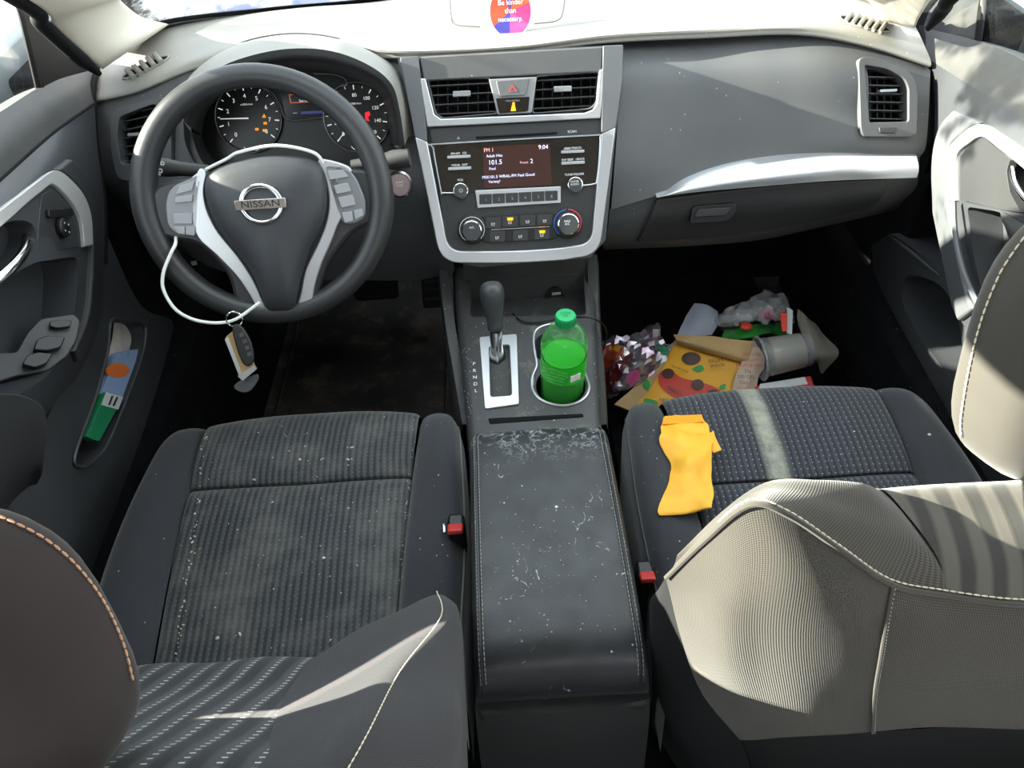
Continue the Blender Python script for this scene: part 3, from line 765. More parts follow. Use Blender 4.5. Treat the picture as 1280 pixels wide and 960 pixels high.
ai = plate([(620, 123), (662, 121), (660, 139), (624, 142)], .0055, .006, m_gloss, 1.5).build('passenger_airbag_light', parent=cs)
mb = MB(); mb.lathe([(0, 0), (.002, 0), (.002, .0004), (0, .0004)], SP.at(642, 129.5, .006), SP.n, 12, m_amber)
mb.prism(SP.pts([(640, 131.5), (643.5, 131.3), (645, 138.5), (638.5, 138.8)], .0062), SP.n * -.0004, m_amber)
mb.text('PASS AIR BAG', SP, 641, 126, 2.0, m_icon, .0062); mb.build('warning_lamp', parent=ai)
# silver outer frame, left and right legs joined below
def ucurve(P0, C1, C2, P3, q1, n=14):
    P0, C1, C2, P3 = V(P0), V(C1), V(C2), V(P3); out = [P0.lerp(C1, k / 8) for k in range(7)]
    for a, c, b in ((P0, C1, C2), (C1, C2, P3)):
        s_ = c + (a - c).normalized() * q1; e_ = c + (b - c).normalized() * q1
        out += [s_ * (1 - t) ** 2 + c * 2 * t * (1 - t) + e_ * t * t for t in [k / n for k in range(n + 1)]]
        if c is C1: out += [e_.lerp(C2, k / 8) + V((0, 1)) * math.sin(PI * k / 8) * 3 for k in range(1, 7)]
    out += [C2.lerp(P3, k / 8) for k in range(2, 9)]
    return [(p.x, p.y) for p in out]
fo = ucurve((519, 171), (551, 330), (749, 321), (769.5, 159), 27)
fi = ucurve((534, 177), (561, 315), (739, 306), (752, 167), 19)
mb = MB(); A = SP.pts(fo, .007); B = SP.pts(fi, .006)
mb.strip(A, B, SP.n * -.02, m_silver); tag(mb.build('outer_frame', parent=cs, bevel=.0015), 'satin silver U-shaped frame')
for L in ([(500, 72), (523, 70), (533, 160), (534, 177), (519, 171), (509, 120)], [(754, 57), (779, 56), (778, 100), (769.5, 159), (752, 167), (752, 149)]):
    plate(L, .007, .022, m_grey, 2).build('side_column', parent=cs, bevel=.003)
plate([(541, 177), (751, 166), (745, 292), (736, 306), (714, 312), (577, 315), (564, 310), (557, 298)], .0005, .012, m_dark, 4).build('face_panel', parent=cs)

# ------------------------------------------------------------------ radio
ra = thing('car_radio', SP.at(645, 205), 'dark radio unit with lit display, white ring line and two round knobs', 'car radio')
plate([(543, 181), (749, 170), (747, 205), (744, 232), (703, 236), (594, 240), (552, 243)], .003, .01, m_gloss, 4).build('faceplate', parent=ra, bevel=.0008)
mb = MB(); ln = [(568, 241), (554, 241), (551, 238), (541.5, 185), (543, 180.5), (745, 169), (750, 171), (749, 200), (746, 226), (742, 230), (728, 232)]
mb.tube(SP.pts([(p.x, p.y) for p in crv(ln, 5)], .004), .0012, 8, m_silver); mb.build('silver_outline', parent=ra)
sc = plate([(603, 184), (687, 179), (690, 231), (605, 235)], .0036, .004, m_scr, 1).build('screen', parent=ra)
mb = MB(); h = .0042
mb.text('FM 1', SP, 611, 187.8, 4.4, m_scrp, h); mb.text('9:04', SP, 679, 184, 5.0, m_scrt, h); mb.text('Adult Hits', SP, 618, 194.8, 3.4, m_scrt, h)
mb.text('101.5', SP, 619, 203, 5.6, m_scrt, h); mb.text('Pool', SP, 615.5, 211, 3.2, m_scrt, h); mb.text('Preset', SP, 655, 203, 2.8, m_scrp, h)
mb.text('2', SP, 664.5, 201.5, 5.2, m_scrt, h); mb.text('MIX101.5 WRAL-FM Feel Good', SP, 635.5, 220, 3.5, m_scrt, h); mb.text('Variety!', SP, 618, 227, 3.3, m_scrt, h)
mb.build('display_lettering', parent=sc)
def knob(par, px, py, r, h, name, ring=m_chrome, marks=None, face=m_knob):
    c = SP.at(px, py, .001); R = r * (c - CAM).dot(FW) / FPX
    mb = MB(); mb.lathe([(0, 0), (R, 0), (R, h * .6), (R * .93, h * .95), (R * .84, h)], c, SP.n, 40, ring); mb.lathe([(0, h * .2), (R * .84, h), (R * .8, h + .0008), (0, h + .0008)], c, SP.n, 40, face)
    k = mb.build(name, parent=par)
    if marks:
        m2 = MB(); 
        for i, tx in enumerate(marks): m2.text(tx, SP, px - (h * 6), py - h * 180 + (i - (len(marks) - 1) / 2) * 3.4, 2.4, m_white, h + .0022)
        m2.build('knob_print', parent=k)
    return k
k = knob(ra, 576, 238, 10, .010, 'volume_knob')
m2 = MB(); cc = SP.at(576, 238, .0122); m2.tube([cc + SP.u * .0026 * math.cos(q) + SP.v * .0026 * math.sin(q) for q in [PI * (.72 + 1.56 * i / 12 + .0) + .0 for i in range(-0, 13)]], .0003, 4, m_white); m2.tube([cc, cc + SP.v * .0032], .0003, 4, m_white); m2.build('power_mark', parent=k)
knob(ra, 718.5, 230.5, 10, .010, 'tune_knob', marks=['ENTER', 'AUDIO'])
for nm, x, y, tx in (('station_button', 573.5, 196, 'FM•AM   CD'), ('media_button', 574.5, 210.5, 'MEDIA  DISP'), ('seek_button', 716, 189.5, '‹SEEK/TRACK›'), ('folder_button', 716.5, 203.5, 'RW SEEK  ›/BACK')):
    o = plate([(x - 14.5, y - 1.8 + .7), (x + 14.5, y - 1.8 - .7), (x + 14.5, y + 1.8 - .7), (x - 14.5, y + 1.8 + .7)], .0065, .004, m_silver, 1).build(nm, parent=ra, bevel=.0004)
    mb = MB(); mb.text(tx, SP, x, y - 4.2, 2.6, m_white, .004); mb.build('button_print', parent=o)
mb = MB(); mb.text('VOL', SP, 575.5, 225, 2.8, m_white, .004); mb.text('TUNE·FOLDER', SP, 718, 218, 2.6, m_white, .004); mb.build('knob_lettering', parent=ra)
pr = plate([(594, 238), (701, 233), (701, 253.5), (597, 260)], .005, .008, m_silver, 1).build('preset_bar', parent=ra, bevel=.0006)
for i in range(6):
    a, b = 599 + i * 16.45, 599 + (i + 1) * 16.45 - .7; ya, yb = 243.2 - i * .85, 255.6 - i * .9
    o = plate([(a, ya), (b, ya - .7), (b, yb - .7), (a + .4, yb)], .0068, .005, m_dark, .8).build('preset_key', parent=pr, bevel=.0004)
mb = MB()
for i in range(6): mb.text(str(i + 1), SP, 607.5 + i * 16.4, 250 - i * .9, 3.6, m_icon, .0072)
mb.build('preset_numbers', parent=ra)

# ------------------------------------------------------------------ climate controls
cc_ = thing('climate_control_panel', SP.at(650, 285), 'climate panel with two round dials and amber-lit keys below the radio', 'climate control')
plate([(604, 270), (689, 264.5), (697, 270), (697, 296), (690, 299.5), (607, 303), (600, 298), (600, 274)], .004, .01, m_black, 3).build('key_panel', parent=cc_, bevel=.001)
for (x, y, r, nm) in ((590, 287, 18, 'fan_dial'), (709.5, 279, 19, 'temperature_dial')):
    c = SP.at(x, y, .001); R = r * (c - CAM).dot(FW) / FPX
    mb = MB(); mb.lathe([(0, 0), (R, 0), (R, .004), (R * .9, .005), (0, .005)], c, SP.n, 40, m_black)
    cp = SP.at(x, y, .0065)
    def arc(a0, a1, col, w=.0009, q=.88):
        mb.tube([cp + (SP.u * math.cos(math.radians(a)) + SP.v * math.sin(math.radians(a))) * R * q for a in [a0 + (a1 - a0) * i / 14 for i in range(15)]], w, 6, col)
    if nm[0] == 't':
        arc(95, 230, simple('blue_print', '2858A8', .4)); arc(85, -45, simple('red_print', 'C02C38', .4))
    else: arc(235, -50, m_white, .0004, .86)
    d = mb.build(nm, parent=cc_)
    mb = MB(); q = R * (.74); mb.lathe([(q, .003), (q, .013), (q * .92, .016), (q * .85, .0165)], c, SP.n, 40, m_chrome, cap=False); mb.lathe([(q * .86, .0160), (0, .0160)], c, SP.n, 40, m_knob, cap=False)
    for i, tx in enumerate(('MAX', 'A/C') if nm[0] == 't' else ('A/C',)): mb.text(tx, SP, x - .3, y - 2.5 + 3.5 * i, 2.6, m_white, .0178)
    mb.build('dial_knob', parent=d)
for i, (x, y) in enumerate(((616.5, 279), (637.5, 277), (659.5, 276), (681, 275), (621.5, 296), (650.5, 294.5), (677.5, 293))):
    o = plate([(x - 9.5, y - 6.5), (x + 9.5, y - 7.2), (x + 9.5, y + 6.2), (x - 9.5, y + 6.8)], .0052, .004, m_dark, 1.5).build('mode_key', parent=cc_, bevel=.0005)
    mb = MB(); cpt = SP.at(x, y + 1, .0058)
    mb.tube([cpt + SP.u * a * .001 + SP.v * b * .001 for a, b in ((-2.5, 2), (-2.3, -2), (1.5, -2), (2.3, 2))], .0004, 5, m_white); mb.tube([cpt + SP.u * a * .001 + SP.v * b * .001 for a, b in ((-1, 0), (0, 1.4), (1, .2))], .0004, 5, m_white)
    if i in (1, 6): mb.prism(SP.pts([(x - 3.5, y - 4.8), (x + 4, y - 5), (x + 3.5, y - 1.8), (x - 3, y - 1.4)], .0062), SP.n * -.0004, m_amber)
    mb.build('key_symbol', parent=o)
mb = MB(); mb.tube(SP.pts([(614, 287), (650, 285), (687, 283)], .0056), .0007, 6, m_chrome); mb.build('divider_line', parent=cc_)

# ------------------------------------------------------------------ instrument cluster
ic = thing('instrument_cluster', CLP.at(378, 150), 'gauge cluster with two round dials behind the steering wheel', 'gauges')
plate([(246, 160), (252, 132), (275, 108), (312, 93), (360, 84), (410, 85), (455, 97), (482, 115), (492, 142), (493, 190), (470, 216), (400, 228), (310, 226), (265, 208)], -.004, .006, m_gauge, 5, pl=CLP).build('faceplate', parent=ic)
def gauge(cx, cy, r, name, nums, a0, a1, needle, minor):
    c = CLP.at(cx, cy, 0); R = r * (c - CAM).dot(FW) / FPX; pt = lambda a, q, h=.0: c + (CLP.u * math.cos(math.radians(a)) + CLP.v * math.sin(math.radians(a))) * R * q + CLP.n * h
    mb = MB(); mb.lathe([(0, 0), (R, 0), (R, .0025), (R * .96, .003), (R * .95, .001), (0, .001)], c, CLP.n, 48, m_gauge); g = mb.build(name, parent=ic)
    mb = MB(); mb.tube([pt(90 + 360 * i / 48, 1.0, .003) for i in range(48)], .0007, 6, m_silver2, closed=True); mb.build('rim', parent=g)
    mb = MB(); n = len(nums)
    for i, q in enumerate(nums):
        a = a0 + (a1 - a0) * i / (n - 1); mb.tube([pt(a, .80, .0016), pt(a, .93, .0016)], .0009, 5, m_glow)
        mb.text3(q, pt(a, .64, .0016), CLP.u, CLP.v, .0064 if len(q) < 2 else .0054, m_glow)
    for i in range((n - 1) * minor + 1):
        a = a0 + (a1 - a0) * i / ((n - 1) * minor); mb.tube([pt(a, .86, .0016), pt(a, .93, .0016)], .0005, 4, m_glow)
    mb.text3('x1000r/min' if n == 9 else 'MPH', pt(90, .40, .0016), CLP.u, CLP.v, .003, m_glow)
    mb.build('scale', parent=g)
    mb = MB(); mb.tube([pt(needle, .0, .003), pt(needle, .85, .003)], [.0012, .0006], 6, m_glow); mb.build('needle', parent=g)
    # small lower gauge arc
    mb = MB(); mb.tube([pt(270, .78, .002) + CLP.u * .012 * math.cos(math.radians(a)) * 1.2 + CLP.v * .012 * math.sin(math.radians(a)) + CLP.v * .002 for a in range(200, 345, 12)], .0005, 5, m_glow); mb.build('small_arc', parent=g)
    return g, pt
g, pt = gauge(311, 148, 41, 'rev_counter', [str(i) for i in range(9)], 225, -40, 178, 2)
mb = MB()
mb.prism(CLP.pts([(330, 142), (332.6, 147), (327.4, 147)], .002), CLP.n * -.0005, m_lamp)
for a, b in ((321, 161.5), (331.5, 154), (330.5, 163)): mb.prism(CLP.pts(rnd([(a - 2.2, b - 1.6), (a + 2.2, b - 1.6), (a + 2.2, b + 1.6), (a - 2.2, b + 1.6)], 1), .002), CLP.n * -.0005, m_lamp)
tag(mb.build('warning_lamps', parent=g), 'lit amber warning lamps')
g, pt = gauge(446, 147, 41, 'speedometer', ['0', '20', '40', '60', '80', '100', '120', '140', '160'], 225, -45, 225, 2)
mb = MB(); mb.prism(CLP.pts([(456, 141), (461, 139), (463, 143), (460, 147), (462, 152), (457, 150)], .002), CLP.n * -.0005, m_redl); tag(mb.build('warning_lamps', parent=g), 'lit red warning lamp')
d = plate([(349, 108), (402, 104), (410, 147), (358, 149)], .0015, .002, m_gscr, 2, pl=CLP).build('info_display', parent=ic)
mb = MB(); F4 = [(361, 118), (402, 116), (403, 127), (363, 129)]; F5 = [(362, 119), (401, 117), (402, 126), (364, 128)]
mb.ring(CLP.pts(F4, .002), CLP.pts(F5, .002), CLP.n * -.0004, simple('display_orange', 'C86848', .5, emit=('D87048', .6)))
mb.text('Steering', CLP, 383, 120.5, 2.8, m_scrt, .002); mb.text('See Owner', CLP, 383, 125.6, 2.8, m_scrt, .002)
mb.prism(CLP.pts([(376, 139.5), (404, 138), (404, 141.5), (376, 143)], .002), CLP.n * -.0004, m_blue); mb.text('----', CLP, 369, 141, 3, m_scrt, .002); mb.build('display_content', parent=d)
mb = MB(); mb.tube(CLP.pts([(p.x, p.y) for p in crv([(322, 107), (340, 116), (350, 132), (358, 149), (385, 149), (410, 146)], 5)], .003), .0009, 6, m_silver2)
mb.tube(CLP.pts([(p.x, p.y) for p in crv([(392, 92), (415, 93), (430, 98), (433, 106), (424, 108)], 5)], .003), .0009, 6, m_silver2); mb.build('chrome_lines', parent=ic)

# ------------------------------------------------------------------ steering wheel
TW = math.radians(30)
WC = U(331, 248, y=.93)
WP = Pl(WC, V((.10, -math.cos(TW), math.sin(TW))))
sw = thing('steering_wheel', WC, 'black three-spoke steering wheel with silver spokes and chrome emblem', 'steering wheel')
# rim: circle in the wheel plane
RR = .1565
mb = MB(); n = 72; P = []; rs = []
for i in range(n):
    a = 2 * PI * i / n; P.append(WC + WP.u * RR * math.cos(a) + WP.v * RR * math.sin(a))
    g = .0163 + .001 * math.cos(2 * a); rs.append(g)
mb.tube(P, rs, 18, m_wheel, closed=True); mb.build('rim', parent=sw)
def wplate(L, h, d, m, r=0, name='x', bevel=.002, mbx=None, smooth=False):
    P = [(p.x, p.y) for p in crv(L, 4, True)] if smooth else (rnd(L, r) if r else L)
    mb = mbx or MB(); mb.prism(WP.pts(P, h), WP.n * -d, m); return mb
# domed airbag cover
hub = [(258, 222), (272, 210), (305, 199), (340, 194), (380, 196), (401, 206), (408, 228), (409, 258), (402, 284), (388, 312), (377, 345), (372, 368), (366, 387), (350, 390), (335, 388), (327, 370), (318, 348), (300, 318), (278, 292), (262, 262), (256, 240)]
HB = [(p.x, p.y) for p in crv(hub, 3, True)]; cxh, cyh = 335, 265
mb = MB(); rings = []
for q, h in ((1.0, .0), (1.0, .010), (.985, .016), (.94, .022), (.80, .029), (.5, .034), (.2, .036)):
    rings.append(WP.pts([(cxh + (a - cxh) * q, cyh + (b - cyh) * q) for a, b in HB], h))
vs = [p for r in rings for p in r]; n = len(HB)
fs = [[i * n + k, i * n + (k + 1) % n, (i + 1) * n + (k + 1) % n, (i + 1) * n + k] for i in range(len(rings) - 1) for k in range(n)] + [[(len(rings) - 1) * n + k for k in range(n)]]
mb.add(vs, fs, m_hub); ab = mb.build('airbag_cover', parent=sw)
wplate([(252, 222), (300, 205), (345, 199), (405, 206), (468, 212), (482, 240), (478, 275), (440, 290), (410, 330), (396, 372), (402, 392), (296, 392), (286, 345), (250, 306), (196, 296), (182, 272), (184, 238), (212, 226)], .006, .028, m_wheel, 14).build('spoke_core', parent=sw, bevel=.006)
# silver spoke trims
L_ = [(247, 214), (257, 216), (254, 238), (258, 262), (272, 290), (298, 322), (316, 350), (326, 372), (333, 389), (324, 389), (313, 370), (296, 345), (270, 318), (250, 300), (243, 285), (240, 262)]
R_ = [(399, 200), (414, 203), (436, 206), (412, 236), (416, 262), (424, 278), (417, 300), (405, 322), (394, 352), (387, 384), (371, 389), (376, 365), (386, 328), (402, 298), (412, 272), (410, 236)]
R_ = [(398, 199), (430, 205), (440, 215), (424, 225), (430, 262), (421, 284), (413, 305), (402, 330), (393, 358), (388, 382), (371, 390), (376, 364), (382, 336), (398, 303), (408, 276), (411, 250), (406, 222)]
wplate(L_, .012, .020, m_silver, smooth=True).build('silver_spoke', parent=sw, bevel=.002)
wplate(R_, .012, .020, m_silver, smooth=True).build('silver_spoke', parent=sw, bevel=.002)
# button pods
lp = wplate([(219, 231), (254, 216), (249, 240), (246, 296), (222, 294), (209, 283), (206, 256), (210, 240)], .012, .02, m_pod, 7).build('button_pod', parent=sw, bevel=.002)
rp = wplate([(404, 206), (432, 207), (446, 223), (457, 250), (457, 272), (446, 279), (430, 281), (420, 262)], .012, .02, m_pod, 7).build('button_pod', parent=sw, bevel=.002)
for L, p in (([(224, 232), (243, 226), (240, 238), (220, 243)], lp), ([(219, 246), (241, 243), (240, 252), (218, 254)], lp), ([(216, 267), (240, 266), (240, 280), (217, 280)], lp), ([(217, 283), (231, 283), (231, 293), (222, 292)], lp), ([(232, 283), (244, 283), (243, 295), (232, 293)], lp),
             ([(409, 213), (429, 212), (436, 221), (412, 225)], rp), ([(417, 232), (435, 228), (439, 239), (421, 243)], rp), ([(422, 247), (441, 243), (445, 256), (427, 260)], rp), ([(427, 266), (440, 264), (442, 276), (431, 279)], rp), ([(442, 263), (453, 261), (455, 269), (444, 275)], rp)):
    wplate(L, .0145, .006, m_btn, 1.5).build('button', parent=p, bevel=.0006)
# chrome emblem
EC = WP.at(327, 255, .034); ce = .0275
mb = MB(); mb.tube([EC + WP.u * ce * .93 * math.cos(2 * PI * i / 48) + WP.v * ce * .86 * math.sin(2 * PI * i / 48) + WP.n * .003 for i in range(48)], .0034, 10, m_chrome, closed=True)
w, hh = .0325, .0062; bar = [EC + WP.u * a * w + WP.v * b * hh + WP.n * .008 for a, b in ((-1, -1), (1, -1), (1, 1), (-1, 1))]
mb.prism(bar, WP.n * -.006, m_chrome); mb.text3('NISSAN', EC + WP.n * .0083, WP.u, WP.v, .0082, m_black, sx=1.28)
tag(mb.build('emblem', parent=sw, bevel=.0004), 'round chrome emblem with lettered bar')
mb = MB(); mb.text('AIRBAG', WP, 343, 324, 3.2, m_dark, .034); mb.tube(WP.pts([(337, 299), (345, 296), (348, 303), (338, 305)], .0345), .0004, 4, m_dark, closed=True); mb.build('embossed_mark', parent=sw)
# column shroud
mb = MB(); mb.tube([WC - WP.n * .01 - WP.v * .005, WC - WP.n * .10 - WP.v * .01, WC - WP.n * .22 - WP.v * .03], [.055, .062, .07], 24, m_dark, sy=.8)
tag(mb.build('steering_column', bevel=.002), 'dark column shroud behind the steering wheel with knee panel below', 'steering column')
# stalks
mb = MB(); a = WP.at(262, 214, -.055); b = WP.at(190, 208, -.05); mb.tube([a, a.lerp(b, .5), a.lerp(b, .75), b], [.009, .010, .013, .012], 14, m_dark)
s = mb.build('stalk'); tag(s, 'black indicator stalk reaching left behind the steering wheel', 'stalk', 'steering column stalks')
mb = MB(); P_ = Pl(a.lerp(b, .7), WP.n + V((0, 0, .2))); mb.text('≡D ☼', P_, 202, 210, 5, m_white, .0145, rot=1.2); mb.build('stalk_print', parent=s)
mb = MB(); a = WP.at(440, 208, -.055); b = WP.at(512, 197, -.045); mb.tube([a, a.lerp(b, .5), a.lerp(b, .72), b], [.009, .010, .014, .013], 14, m_dark)
s = mb.build('stalk'); tag(s, 'black wiper stalk reaching right behind the steering wheel', 'stalk', 'steering column stalks')
# start button
sb = Pl(U(500, 230, y=1.07), V((0, -.9, .43)))
c = sb.at(500, 230); mb = MB(); mb.lathe([(.020, 0), (.020, .006), (.0175, .008), (.0165, .005)], c, sb.n, 32, m_chrome, cap=False); s = mb.build('ignition_button')
tag(s, 'round ignition push button in a chrome ring right of the steering wheel', 'button')
mb = MB(); mb.lathe([(0, .001), (.0165, .001), (.0165, .005), (.015, .0065), (0, .0065)], c, sb.n, 32, simple('pink_grey', '8E7A7A', .4)); mb.text('START', sb, 499.5, 228, 2.4, m_white, .0072); mb.text('STOP', sb, 499.5, 232, 2.4, m_white, .0072); mb.build('push_cap', parent=s)

# lanyard loop and keys
TL = [WP.at(325, 378, .030), WP.at(290, 401, .034), WP.at(252, 402, .034), WP.at(222, 389, .032), WP.at(205, 364, .030), WP.at(204, 342, .028), WP.at(213, 318, .022), WP.at(219, 306, .016), WP.at(220, 296, .004), WP.at(222, 270, -.012), WP.at(240, 225, -.015), WP.at(283, 199, .000), WP.at(300, 190, .010), WP.at(345, 182, .020), WP.at(390, 190, .016), WP.at(404, 204, .010), WP.at(412, 222, -.01)]
mb = MB(); mb.tube(crv(TL, 7), .0023, 10, m_cable)
tag(mb.build('wrist_cord'), 'white cord looped round the steering wheel hub, carrying the keys', 'cord')
kt = thing('car_keys', WP.at(292, 395, .03), 'key ring with black fob and tan leather tag hanging from the white cord', 'keys')
mb = MB(); c = WP.at(293, 399, .034); q = Pl(c, V((.3, -.9, .35))); mb.tube([c + q.u * .0105 * math.cos(2 * PI * i / 24) + q.v * .0105 * math.sin(2 * PI * i / 24) for i in range(24)], .0011, 8, m_chrome, closed=True); mb.build('key_ring', parent=kt)
KP = Pl(WP.at(300, 440, .03), V((.15, -.75, .6)))
mb = MB(); mb.prism(KP.pts(rnd([(281, 422), (293, 412), (318, 455), (320, 463), (302, 474)], 3), 0), KP.n * -.003, m_brown); mb.build('leather_tag', parent=kt, bevel=.0008)
mb = MB(); mb.prism(KP.pts(rnd([(297, 470), (318, 456), (321, 461), (303, 476)], 1), .001), KP.n * -.005, m_silver); mb.prism(KP.pts(rnd([(281, 424), (285, 421), (303, 468), (300, 473)], 1), .001), KP.n * -.005, m_silver); mb.build('metal_edge', parent=kt)
mb = MB(); mb.prism(KP.pts([(p.x, p.y) for p in crv([(290, 409), (298, 405), (308, 416), (315, 432), (317, 450), (310, 458), (302, 452), (294, 430)], 4, True)], .010), KP.n * -.009, m_black); f = mb.build('key_fob', parent=kt, bevel=.002)
mb = MB()
for x, y in ((302, 419), (306, 427), (309, 435), (311.5, 443)): mb.prism(KP.pts(rnd([(x - 3, y - 2), (x + 2, y - 4), (x + 3.5, y + 1), (x - 2, y + 3)], 1), .0108), KP.n * -.001, m_knob)
mb.build('fob_buttons', parent=f)
mb = MB(); mb.prism(KP.pts([(p.x, p.y) for p in crv([(292, 483), (303, 474), (314, 470), (322, 468), (322, 476), (312, 489), (300, 490)], 3, True)], -.008), KP.n * -.004, simple('dark_grey_tag', '44464A', .5)); mb.build('dark_tag', parent=kt, bevel=.001)

# ------------------------------------------------------------------ under-dash, pedals, floor mats
mb = MB(); ft = [[U(170, 290, y=1.22), U(330, 350, y=1.13), U(560, 340, y=1.12)], [V((-.58, 1.40, .36)), V((-.35, 1.42, .33)), V((-.12, 1.42, .36))]]
mb.grid(grid_interp([[V((-.62, 1.22, .50)), V((-.35, 1.14, .47)), V((-.13, 1.12, .47))], [V((-.62, 1.36, .40)), V((-.35, 1.36, .38)), V((-.13, 1.36, .38))], [V((-.62, 1.60, .42)), V((-.35, 1.60, .42)), V((-.13, 1.60, .42))]], 4, 4), m_black, (0, .0, .02))
mb.prism([U(240, 332, y=1.2) + V(q) for q in ((0, 0, 0), (.010, 0, .001), (.010, 0, .009), (0, 0, .008))], (0, .003, 0), m_white); mb.prism([U(263, 333, y=1.2) + V(q) for q in ((0, 0, 0), (.03, 0, .001), (.03, 0, .008), (0, 0, .007))], (0, .003, 0), m_white)
mb.build('under_panel', parent=dash)
mb = MB(); mb.grid(grid_interp([[V((.14, 1.16, .50)), V((.35, 1.18, .49)), V((.60, 1.17, .50))], [V((.14, 1.4, .46)), V((.35, 1.4, .46)), V((.60, 1.4, .46))], [V((.14, 1.7, .46)), V((.35, 1.7, .46)), V((.60, 1.7, .46))]], 4, 4), m_black, (0, 0, .02))
mb.build('under_panel', parent=dash)
def pedal(px, py, y, w, h, label, ang=.9):
    c = U(px, py, y=y); t = thing('pedal', c, label, 'pedal', 'foot pedals')
    pl = Pl(c, V((0, -math.cos(ang), math.sin(ang))))
    mb = MB(); mb.prism([pl.w(a * w / 2, b * h / 2) for a, b in rnd([(-1, -1), (1, -1), (1, 1), (-1, 1)], .25)], pl.n * -.012, m_black)
    for k in range(5): mb.prism([pl.w(a * w * .4, (k - 2) * h * .17 + b * h * .03, .002) for a, b in ((-1, -1), (1, -1), (1, 1), (-1, 1))], pl.n * -.003, m_rubber)
    mb.build('pad', parent=t, bevel=.002)
    mb = MB(); mb.tube([c - pl.n * .01, c - pl.n * .03 + V((0, .05, .08)), c + V((0, .12, .26))], .007, 8, m_black); mb.build('arm', parent=t)
pedal(470, 357, 1.40, .10, .06, 'wide black brake pedal seen right of the lower steering wheel rim')
pedal(540, 352, 1.44, .05, .12, 'narrow black accelerator pedal beside the centre console', .8)
def mat_obj(rows, label, m):
    G = grid_interp(rows, 8, 8)
    for i, r in enumerate(G):
        for j, p in enumerate(r): p.z += .004 * noise.noise(p * 9)
    t = MB(); t.grid(G, m, (0, 0, .008)); o = t.build('floor_mat')
    tag(o, label, 'floor mat', 'front floor mats'); 
    s = MB()
    for k in range(3):
        e = [G[2 + k * 2][j] + V((0, 0, .011)) for j in range(3, len(G[0]) - 3)]; s.tube(e, .0035, 6, m)
    edge = [r[1] + V((0, 0, .01)) for r in G] + [p + V((0, 0, .01)) for p in G[-1][1:-1]] + [r[-2] + V((0, 0, .01)) for r in reversed(G)]
    s.tube(edge, .005, 6, m); s.build('raised_ribs', parent=o); return o
mat_obj([[V((-.58, .80, .012)), V((-.36, .80, .012)), V((-.16, .80, .012))], [V((-.58, 1.15, .012)), V((-.36, 1.15, .012)), V((-.16, 1.15, .012))], [V((-.58, 1.5, .012)), V((-.36, 1.5, .012)), V((-.16, 1.5, .012))], [V((-.56, 1.66, .14)), V((-.36, 1.66, .14)), V((-.18, 1.66, .14))]], 'scuffed black rubber floor mat in the driver footwell', m_rubber)
mat_obj([[V((.16, .80, .012)), V((.36, .80, .012)), V((.58, .80, .012))], [V((.16, 1.15, .012)), V((.36, 1.15, .012)), V((.58, 1.15, .012))], [V((.16, 1.5, .012)), V((.36, 1.5, .012)), V((.58, 1.5, .012))], [V((.18, 1.66, .14)), V((.36, 1.66, .14)), V((.56, 1.66, .14))]], 'black carpet floor mat under the litter in the passenger footwell', m_carpet)

# ------------------------------------------------------------------ centre console
con = thing('centre_console', V((-.01, .7, 0)), 'dark grey centre console with silver cup holder ring between the seats', 'centre console')
CP = Pl.three(U(583, 520, z=.372), U(752, 520, z=.372), U(640, 400, z=.398))
# main body, lofted along y
def csec(y, x0, x1, zt, zb=.0, r=.012):
    return [V((x0 - .012, y, zb)), V((x0 - .008, y, zt * .6)), V((x0, y, zt - r)), V((x0 + r * .4, y, zt - r * .3)), V((x0 + r, y, zt)), V((x1 - r, y, zt)), V((x1 - r * .4, y, zt - r * .3)), V((x1, y, zt - r)), V((x1 + .008, y, zt * .6)), V((x1 + .012, y, zb))]
aL, aR = U(583, 522, z=.372), U(753, 522, z=.372); bL, bR = U(566, 352, y=1.05), U(744, 335, y=1.05)
def ctop(y): # height of console top plane at x=0
    return CP.p.z - ((V((0, y, 0)) - CP.p).dot(V((CP.n.x, CP.n.y, 0))) + CP.p.z * 0) / CP.n.z
mb = MB(); secs = []
for k in range(9):
    y = .70 + (1.10 - .70) * k / 8; t = (y - aL.y) / (bL.y - aL.y)
    secs.append(csec(y, aL.x + (bL.x - aL.x) * t, aR.x + (bR.x - aR.x) * t, ctop(y)))
vs = [p for s_ in secs for p in s_]; n = 10
fs = [[i * n + k, i * n + k + 1, (i + 1) * n + k + 1, (i + 1) * n + k] for i in range(8) for k in range(9)] + [[i * n + 9, i * n, (i + 1) * n, (i + 1) * n + 9] for i in range(8)] + [list(range(9, -1, -1)), [8 * n + k for k in range(10)]]
mb.add(vs, fs, m_cons); cb = mb.build('console_body', parent=con)
cuts = []
cup1 = CP.at(701, 482); cup2 = CP.at(694, 434)
c = MB(); c.lathe([(0, -.11), (.0385, -.11), (.0385, .03), (0, .03)], cup1, CP.n, 40); cuts.append(c)
c = MB(); c.lathe([(0, -.09), (.035, -.09), (.035, .03), (0, .03)], cup2, CP.n, 40); cuts.append(c)
slot = rnd([(611, 432), (636, 430), (639, 494), (614, 496)], 3)
c = CP.cut(slot, .02, .03); cuts.append(c)
tray = rnd([(588, 338), (728, 330), (733, 393), (588, 397)], 6)
c = CP.cut(tray, .05, .035); cuts.append(c)
carve(cb, cuts)
mb = MB(); mb.prism(CP.pts(rnd([(610, 523), (728, 517), (730, 520), (612, 530)], 2), .0015), CP.n * -.003, m_deep); mb.build('lid_gap', parent=con)
